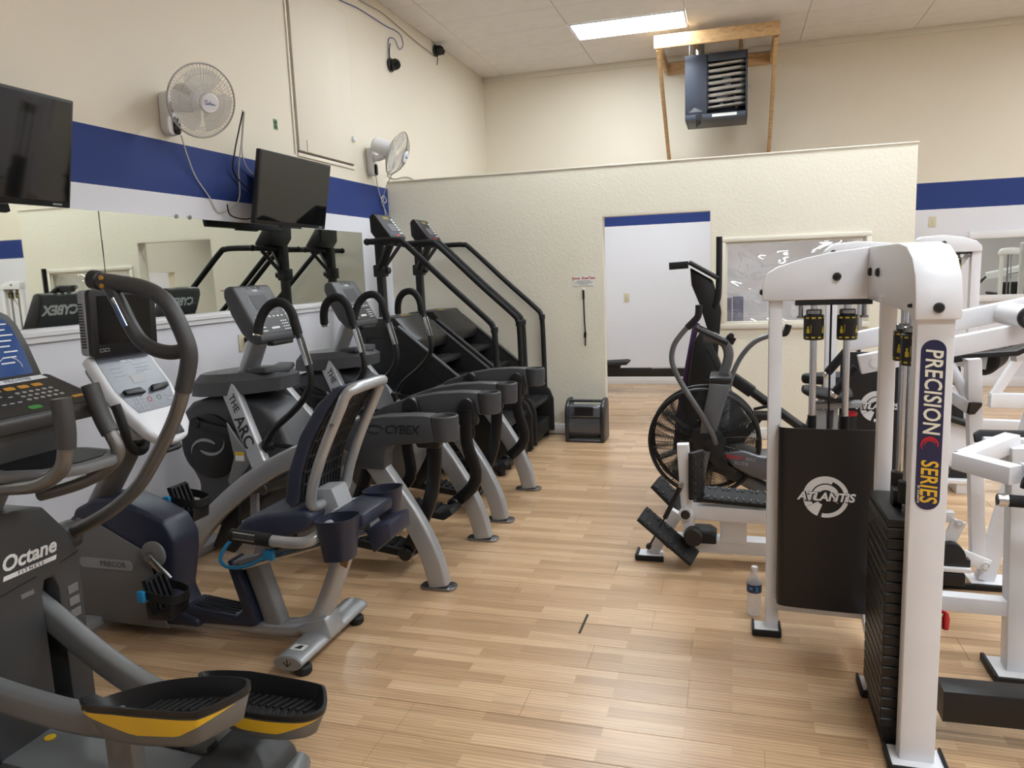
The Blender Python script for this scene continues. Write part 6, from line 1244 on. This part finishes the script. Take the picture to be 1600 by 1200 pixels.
def far_tower():
    o = thing('cable_tower', 'white weight tower far right in front of the framed mirror', 'gym machine', (1.5, 6.0, 0)); y = 6.0
    part(o, 'top_housing', MB().prism([(1.23, 1.60), (1.23, 1.70), (1.25, 1.715), (1.38, 1.722), (1.50, 1.705), (1.59, 1.675), (1.625, 1.64), (1.63, 1.60)], y - 0.05, y + 0.05, 'y', 0.008), 'white_powder')
    bolt(o, (1.39, y - 0.0505, 1.665), (0, -1, 0), 0.016)
    for x in (1.255, 1.60): part(o, 'post', MB().bar((x, y, 0.0), (x, y, 1.6), 0.06, 0.06, (0, 1, 0)), 'white_powder')
    part(o, 'diagonal', MB().bar((1.56, y + 0.03, 1.58), (1.36, y + 0.03, 1.28), 0.03, 0.03, (0, 1, 0)), 'white_powder')
    part(o, 'rod_plate', MB().box((1.29, y - 0.04, 1.585), (1.57, y + 0.04, 1.5995)), 'black_metal')
    for x in (1.335, 1.475): part(o, 'guide_rod', MB().cyl((x, y, 0.15), (x, y, 1.585), 0.013, 12), 'steel'); collar(o, (x, y, 1.465))
    part(o, 'stack_guard', MB().box((1.29, y - 0.06, 0.2), (1.56, y - 0.05, 0.62), 0.004), 'black_metal')
    z = 0.2; pm = MB().box((-0.13, -0.045, 0), (0.13, 0.045, 0.033), 0.004, 1).mesh('weight_plate'); pm.materials.append(M['black_metal'])
    for k in range(18):
        q = bpy.data.objects.new('weight_plate', pm); COL.objects.link(q); q.parent = o; q.location = Vector((1.405, y, z)) - ORG[o.name]; z += 0.035
    part(o, 'knee_plate', MB().poly([(1.40, 5.62, 0.10), (1.40, 5.62, 0.47), (1.52, 5.62, 0.43), (1.53, 5.62, 0.10)], (0, 0.04, 0), 0.004), 'white_powder')
    part(o, 'knee_pad', MB().bar((1.37, 5.66, 0.50), (1.56, 5.66, 0.435), 0.16, 0.03, (0, 0, 1), 0.01), 'black_rubber')
    part(o, 'lever', MB().bar((1.30, 5.6, 0.40), (1.44, 5.6, 0.15), 0.05, 0.04, (0, 1, 0)), 'white_powder')
    part(o, 'roller_guard', MB().poly([(1.45 + 0.055 * math.cos(t), 5.55, 0.13 + 0.07 * math.sin(t)) for t in [k * PI / 8 for k in range(9)]] + [(1.38, 5.55, 0.10), (1.53, 5.55, 0.10)], (0, 0.06, 0), 0.004), 'black_plastic')
    part(o, 'foot_shelf', MB().box((1.36, 5.5, 0.072), (1.55, 5.7, 0.0985), 0.004), 'white_powder')
    part(o, 'shelf_tube', MB().box((1.43, 5.52, 0.0), (1.50, 6.0, 0.0715), 0.004), 'white_powder')
    return o
ft_ = far_tower()
def far_frame():
    o = thing('bench_frame', 'white bench frame of crossed bars cut by the right edge', 'gym machine', (1.75, 5.4, 0)); y = 5.4
    part(o, 'top_bar', MB().bar((1.56, y, 0.66), (2.4, y, 0.64), 0.07, 0.09, (0, 0, 1)), 'white_powder')
    part(o, 'lower_bar', MB().bar((1.56, y + 0.5, 0.40), (2.4, y + 0.5, 0.38), 0.07, 0.08, (0, 0, 1)), 'white_powder')
    part(o, 'diagonal', MB().bar((1.58, y, 0.68), (1.74, y, 0.99), 0.05, 0.05, (0, 1, 0)), 'white_powder')
    part(o, 'diagonal', MB().bar((1.75, y, 0.99), (1.92, y, 0.68), 0.05, 0.05, (0, 1, 0)), 'white_powder')
    part(o, 'roller_pad', MB().cyl((1.72, y - 0.08, 1.02), (1.72, y + 0.08, 1.02), 0.06, 24, 0.01), 'black_rubber')
    part(o, 'post', MB().bar((1.80, y, 0.0), (1.84, y, 0.64), 0.07, 0.07, (0, 1, 0)), 'white_powder')
    part(o, 'post', MB().bar((2.3, y, 0.0), (2.3, y, 0.64), 0.07, 0.07, (0, 1, 0)), 'white_powder')
    part(o, 'post', MB().bar((1.62, y + 0.5, 0.0), (1.62, y + 0.5, 0.38), 0.06, 0.06, (0, 1, 0)), 'white_powder')
    part(o, 'post', MB().bar((2.35, y + 0.5, 0.0), (2.35, y + 0.5, 0.38), 0.06, 0.06, (0, 1, 0)), 'white_powder')
    part(o, 'link_bar', MB().bar((2.32, y + 0.03, 0.35), (2.32, y + 0.47, 0.35), 0.05, 0.05, (0, 0, 1)), 'white_powder')
    part(o, 'black_shoe', MB().bar((1.80, y - 0.06, 0.58), (1.76, y - 0.06, 0.44), 0.09, 0.05, (0, 1, 0), 0.012), 'black_rubber')
    part(o, 'red_stripe', MB().bar((1.765, y - 0.065, 0.435), (1.74, y - 0.065, 0.33), 0.018, 0.006, (0, 1, 0)), 'red')
    return o
far_frame()

# ================================================================== air bike
def air_bike():
    o = thing('air_bike', 'grey air bike with large caged fan wheel, behind the foot plates', 'exercise bike', (0.2, 4.95, 0)); y0 = 4.95; C = V(-0.185, y0, 0.455); R = 0.352
    for s in (-1, 1):
        cg = MB(); yy = y0 + s * 0.085
        for k in range(25):
            r = 0.10 + 0.0098 * k; bul = 0.022 * (1 - ((r - 0.06) / 0.29) ** 2)
            cg.ring((C.x, yy + s * bul, C.z), (0, 1, 0), r, 0.0023, 48, 4)
        for k in range(16):
            a = 2 * PI * k / 16 + 0.1
            cg.tube([(C.x + r * math.cos(a + 0.25 * (0.34 - r) / 0.28), yy + s * 0.024 * (1 - ((r - 0.06) / 0.29) ** 2), C.z + r * math.sin(a + 0.25 * (0.34 - r) / 0.28)) for r in (0.09, 0.17, 0.25, 0.338)], 0.003, 2, 5)
        part(o, 'fan_cage', cg, 'cage_black')
        part(o, 'cage_rim', MB().ring((C.x, yy - s * 0.01, C.z), (0, 1, 0), R - 0.012, 0.014, 64, 8), 'black_plastic')
        part(o, 'hub_cover', MB().poly([(C.x + x, y0 + s * 0.118, C.z + z) for x, z in ((-0.06, 0.10), (0.03, 0.115), (0.10, 0.09), (0.14, 0.03), (0.13, -0.05), (0.15, -0.12), (0.11, -0.16), (0.06, -0.13), (0.0, -0.06), (-0.05, -0.03), (-0.08, 0.04))], (0, s * 0.03, 0), 0.01), 'black_plastic')
        part(o, 'axle_cap', MB().cyl((C.x + 0.03, y0 + s * 0.148, C.z + 0.02), (C.x + 0.03, y0 + s * 0.172, C.z + 0.02), 0.028, 6), 'black_metal')
        part(o, 'pedal_crank', MB().sweep([(C.x + 0.10, y0 + s * 0.16, C.z - 0.11), (C.x + (0.2 if s < 0 else -0.02), y0 + s * 0.17, C.z - 0.17)], rrect(0.03, 0.016, 0.005, 2), (0, 1, 0)), 'black_metal')
        # swinging handle
        yh = y0 + s * 0.24
        if s < 0: hp = [(-0.11, y0 - 0.17, 0.47), (-0.125, y0 - 0.20, 0.53), (-0.20, yh, 0.68), (-0.30, yh, 0.84), (-0.355, yh, 0.95), (-0.37, yh, 1.03), (-0.35, yh, 1.11), (-0.295, yh, 1.185), (-0.255, yh, 1.225)]
        else: hp = [(-0.05, y0 + 0.17, 0.5), (-0.045, y0 + 0.22, 0.64), (-0.03, yh, 0.78), (0.0, yh, 0.88), (0.05, yh, 0.98), (0.12, yh, 1.06), (0.20, yh, 1.10), (0.275, yh, 1.115)]
        part(o, 'swing_arm', MB().tube(hp, 0.0165, 5, 12), 'bike_grey')
        e = V(*hp[-1]); p = V(*hp[-2]); dd = (e - p).normalized()
        part(o, 'swing_grip', MB().tube([e - dd * 0.03, e + dd * 0.02, e + dd * 0.045 + (V(0.012, 0, 0.02) if s < 0 else V(0, 0, 0.0)), e + dd * 0.05 + (V(0.012, 0, 0.08) if s < 0 else V(0.012, 0, 0.05))], 0.021, 4, 12), 'foam_grip')
    for k in range(6):
        a = k * PI / 3 + 0.3; u = V(math.cos(a), 0, math.sin(a)); v = V(-math.sin(a), 0, math.cos(a))
        part(o, 'fan_blade', MB().poly([C + u * 0.12 + v * 0.02 - V(0, 0.06, 0), C + u * 0.31 + v * 0.035 - V(0, 0.06, 0), C + u * 0.31 + v * 0.03 - V(0, 0.06, 0), C + u * 0.12 + v * 0.015 - V(0, 0.06, 0)], (0, 0.12, 0)), 'black_metal')
    part(o, 'fan_hub', MB().cyl((C.x, y0 - 0.11, C.z), (C.x, y0 + 0.11, C.z), 0.075, 28, 0.01), 'black_plastic')
    for s in (-1, 1):
        part(o, 'fork_cover', MB().poly([(-0.215, y0 + s * 0.122, 0.52), (-0.145, y0 + s * 0.122, 0.85), (-0.02, y0 + s * 0.122, 0.84), (-0.105, y0 + s * 0.122, 0.53)], (0, s * 0.028, 0), 0.012), 'bike_grey')
    part(o, 'fork_bridge', MB().box((-0.15, y0 - 0.15, 0.845), (-0.015, y0 + 0.15, 0.885), 0.012), 'black_plastic')
    part(o, 'stem', MB().sweep([(-0.075, y0, 0.86), (-0.045, y0, 0.95), (-0.035, y0, 1.02), (-0.06, y0, 1.085), (-0.12, y0, 1.115), (-0.19, y0, 1.12)], rrect(0.062, 0.05, 0.02, 3), (0, 1, 0), 4), 'bike_grey')
    c = part(o, 'console', MB().bar((-0.235, y0, 1.185), (-0.04, y0, 1.09), 0.20, 0.028, (0, 0, 1), 0.008), 'black_plastic')
    part(c, 'phone_clamp', MB().bar((-0.035, y0, 1.085), (-0.015, y0, 1.125), 0.06, 0.03, (0, 1, 0), 0.006).cyl((-0.02, y0 - 0.03, 1.13), (-0.02, y0 + 0.03, 1.13), 0.018, 12, 0.004), 'black_plastic')
    part(c, 'console_screen', MB().bar((-0.215, y0, 1.1925), (-0.075, y0, 1.1245), 0.14, 0.003, (0, 0, 1), 0.001), 'screen_black')
    fb = part(o, 'frame_body', MB().prism([(-0.08, 0.40), (0.05, 0.42), (0.16, 0.385), (0.30, 0.38), (0.55, 0.40), (0.55, 0.24), (0.24, 0.22), (0.12, 0.24), (0.0, 0.30)], y0 - 0.112, y0 + 0.112, 'y', 0.02, 3), 'bike_grey')
    text(fb, 'ASSAULT', 'red', 0.032, (0.0, y0 - 0.1125, 0.372), (1, 0, -0.12), (0.12, 0, 1), off=0.0008, shear=0.2)
    text(fb, 'BIKE', 'ink_grey', 0.03, (0.10, y0 - 0.1125, 0.36), (1, 0, -0.12), (0.12, 0, 1), shear=0.2)
    text(fb, 'ELITE', 'ink_grey', 0.028, (0.045, y0 - 0.1125, 0.332), (1, 0, -0.12), (0.12, 0, 1), off=0.0008, sp=1.3)
    part(o, 'down_tube', MB().sweep([(-0.13, y0, 0.30), (-0.05, y0, 0.27), (0.2, y0, 0.14), (0.42, y0, 0.06)], rrect(0.09, 0.12, 0.03, 3), (0, 1, 0), 3), 'bike_grey')
    part(o, 'seat_tube', MB().bar((0.45, y0, 0.35), (0.55, y0, 0.82), 0.06, 0.06, (0, 1, 0)), 'bike_grey')
    part(o, 'saddle', MB().poly([(0.40, y0 - 0.03, 0.83), (0.55, y0 - 0.11, 0.83), (0.66, y0 - 0.12, 0.83), (0.68, y0, 0.83), (0.66, y0 + 0.12, 0.83), (0.55, y0 + 0.11, 0.83), (0.40, y0 + 0.03, 0.83)], (0, 0, 0.06), 0.02), 'black_rubber')
    part(o, 'rear_foot', MB().box((0.40, y0 - 0.26, 0.001), (0.50, y0 + 0.26, 0.07), 0.012), 'black_metal')
    part(o, 'front_foot', MB().box((-0.30, y0 - 0.26, 0.001), (-0.20, y0 + 0.26, 0.06), 0.012), 'black_metal')
    part(o, 'front_strut', MB().bar((-0.25, y0 - 0.16, 0.05), (-0.17, y0 - 0.16, 0.42), 0.06, 0.02, (0, 1, 0)).bar((-0.25, y0 + 0.16, 0.05), (-0.17, y0 + 0.16, 0.42), 0.06, 0.02, (0, 1, 0)), 'bike_grey')
    for s in (-1, 1): part(o, 'transport_wheel', MB().cyl((-0.34, y0 + s * 0.2, 0.045), (-0.34, y0 + s * 0.235, 0.045), 0.042, 20, 0.006), 'black_rubber')
    return o
air_bike()

# ================================================================== tall black climber trainer behind the bike
def tall_trainer():
    y = 5.95
    o = thing('climbing_trainer', 'tall black climbing trainer with purple side panel, behind the air bike', 'exercise machine', (0.0, y, 0))
    part(o, 'column', MB().prism([(-0.42, 0.06), (-0.30, 1.0), (-0.235, 1.10), (-0.17, 1.02), (-0.02, 0.62), (0.10, 0.40), (0.05, 0.06)], y - 0.06, y + 0.06, 'y', 0.012), 'black_matte')
    ri = MB()
    for a, b in (((-0.20, 0.95), (-0.05, 0.66)), ((-0.05, 0.66), (-0.235, 0.72)), ((-0.235, 0.72), (-0.20, 0.95)), ((-0.25, 0.66), (-0.06, 0.60)), ((-0.25, 0.66), (-0.31, 0.5))): ri.bar((a[0], y - 0.062, a[1]), (b[0], y - 0.062, b[1]), 0.008, 0.006, (0, 1, 0), 0.002)
    part(o, 'column_ridge', ri, 'black_plastic')
    part(o, 'side_panel', MB().prism([(-0.445, 0.40), (-0.305, 1.16), (-0.255, 1.12), (-0.30, 0.98), (-0.415, 0.10), (-0.47, 0.10)], y + 0.062, y + 0.10, 'y', 0.006), 'purple')
    part(o, 'neck', MB().prism([(-0.21, 0.75), (-0.20, 1.10), (-0.255, 1.28), (-0.315, 1.43), (-0.325, 1.56), (-0.16, 1.46), (-0.11, 1.30), (-0.095, 1.22), (-0.12, 0.9), (-0.1, 0.7)], y - 0.045, y + 0.045, 'y', 0.01), 'black_metal')
    part(o, 'device_rest', MB().bar((-0.33, y, 1.60), (-0.12, y, 1.475), 0.24, 0.03, (0, 0, 1), 0.008), 'black_plastic')
    part(o, 'front_arm', MB().bar((-0.475, y - 0.08, 1.578), (-0.335, y - 0.08, 1.583), 0.05, 0.055, (0, 0, 1), 0.006), 'black_plastic')
    part(o, 'vertical_handle', MB().tube([(-0.112, y - 0.05, 1.78), (-0.113, y - 0.05, 1.5), (-0.12, y - 0.05, 1.33), (-0.15, y - 0.03, 1.26)], 0.023, 4, 14), 'black_metal')
    part(o, 'rear_tube', MB().tube([(-0.02, y, 0.72), (0.10, y, 0.635), (0.54, y, 0.30)], 0.036, 1, 14), 'black_metal')
    part(o, 'tube_sleeve', MB().bar((-0.02, y, 0.72), (0.13, y, 0.61), 0.09, 0.09, (0, 1, 0), 0.015), 'black_plastic')
    part(o, 'foot_step', MB().box((0.12, y - 0.16, 0.42), (0.32, y - 0.02, 0.47), 0.008), 'black_rubber')
    part(o, 'step_bracket', MB().bar((0.18, y - 0.08, 0.42), (0.05, y - 0.04, 0.24), 0.05, 0.03, (0, 1, 0)).bar((0.14, y - 0.08, 0.49), (0.30, y - 0.08, 0.53), 0.03, 0.02, (0, 0, 1)), 'black_metal')
    b = part(o, 'base_block', MB().prism([(0.44, 0.02), (0.545, 0.415), (0.78, 0.415), (0.82, 0.02)], y - 0.14, y + 0.14, 'y', 0.01), 'black_plastic')
    text(b, 'ILT', 'ink_grey', 0.075, (0.575, y - 0.1405, 0.32), (0.35, 0, 1), (-1, 0, 0.35), off=0.001)
    text(b, 'SS', 'ink_grey', 0.05, (0.635, y - 0.1405, 0.31), (0.35, 0, 1), (-1, 0, 0.35))
    part(o, 'base_rail', MB().box((-0.45, y - 0.05, 0.002), (0.8, y + 0.05, 0.06), 0.01), 'black_metal')
    part(o, 'cross_foot', MB().box((-0.45, y - 0.28, 0.001), (-0.36, y + 0.28, 0.055), 0.01), 'black_metal')
    return o
tall_trainer()

# ================================================================== water bottle, floor slot
bt = thing('water_bottle', 'clear plastic water bottle with blue label standing by the white post', 'bottle', (0.092, 3.405, 0))
bc = V(0.092, 3.405, 0)
part(bt, 'body', MB().lathe([(0.0, 0.003), (0.024, 0.001), (0.03, 0.006), (0.032, 0.03), (0.0295, 0.045), (0.032, 0.06), (0.0285, 0.085), (0.029, 0.1), (0.0325, 0.115), (0.0325, 0.15), (0.031, 0.165), (0.022, 0.19), (0.0125, 0.205), (0.0115, 0.212)], bc, (0, 0, 1), 28), 'clear_bottle')
part(bt, 'label_band', MB().lathe([(0.0331, 0.113), (0.0334, 0.115), (0.0334, 0.149), (0.0331, 0.151)], bc, (0, 0, 1), 28), M['bottle_label'] if 'bottle_label' in M else 'decal_navy')
lp = MB()
for a0, w_, z0_, z1_ in ((-2.3, 0.5, 0.128, 0.14), (-1.4, 0.35, 0.12, 0.145)):
    vs = [bc + V(0.0337 * math.cos(a), 0.0337 * math.sin(a), z) for a in (a0, a0 + w_ / 2, a0 + w_) for z in (z0_, z1_)]; lp.add(vs, [(0, 2, 3, 1), (2, 4, 5, 3)])
part(bt, 'label_print', lp, 'blue_plastic')
part(bt, 'cap', MB().lathe([(0.0145, 0.2125), (0.0145, 0.226), (0.013, 0.229), (0.0, 0.229)], bc, (0, 0, 1), 20), 'white_plastic')
solo('floor_slot', MB().bar((-0.646, 3.06, 0.0008), (-0.644, 3.25, 0.0008), 0.012, 0.0012, (0, 0, 1), 0.0004), 'gap_dark', 'thin dark open slot between laminate boards in mid floor', 'floor gap', (-0.645, 3.15, 0))

# machines standing to the right of the frame, seen in the mirrors
dup(lm, (4.2, 5.6, 0), 'white leg machine seen only as a reflection in the framed mirror')
dup(ft_, (3.9, 8.9, 0), 'white weight tower seen only as a reflection in the left wall mirror')
# fine repeated detail too small to pick apart
for o in bpy.data.objects:
    if o.parent and o.name.split('.')[0] in {'key_print', 'keys', 'orange_keys', 'tread_ribs', 'tread', 'tread_pattern', 'end_ribs', 'pedal_ribs', 'step_ribs', 'back_lattice', 'grille_slats', 'vent', 'collar_print', 'plate_numbers', 'side_vents', 'button_print', 'guide_dots', 'vent_pads', 'fan_cage', 'rear_guard', 'front_guard', 'print', 'label_print', 'maker_mark', 'panel_ridge', 'column_ridge'}: o['kind'] = 'stuff'
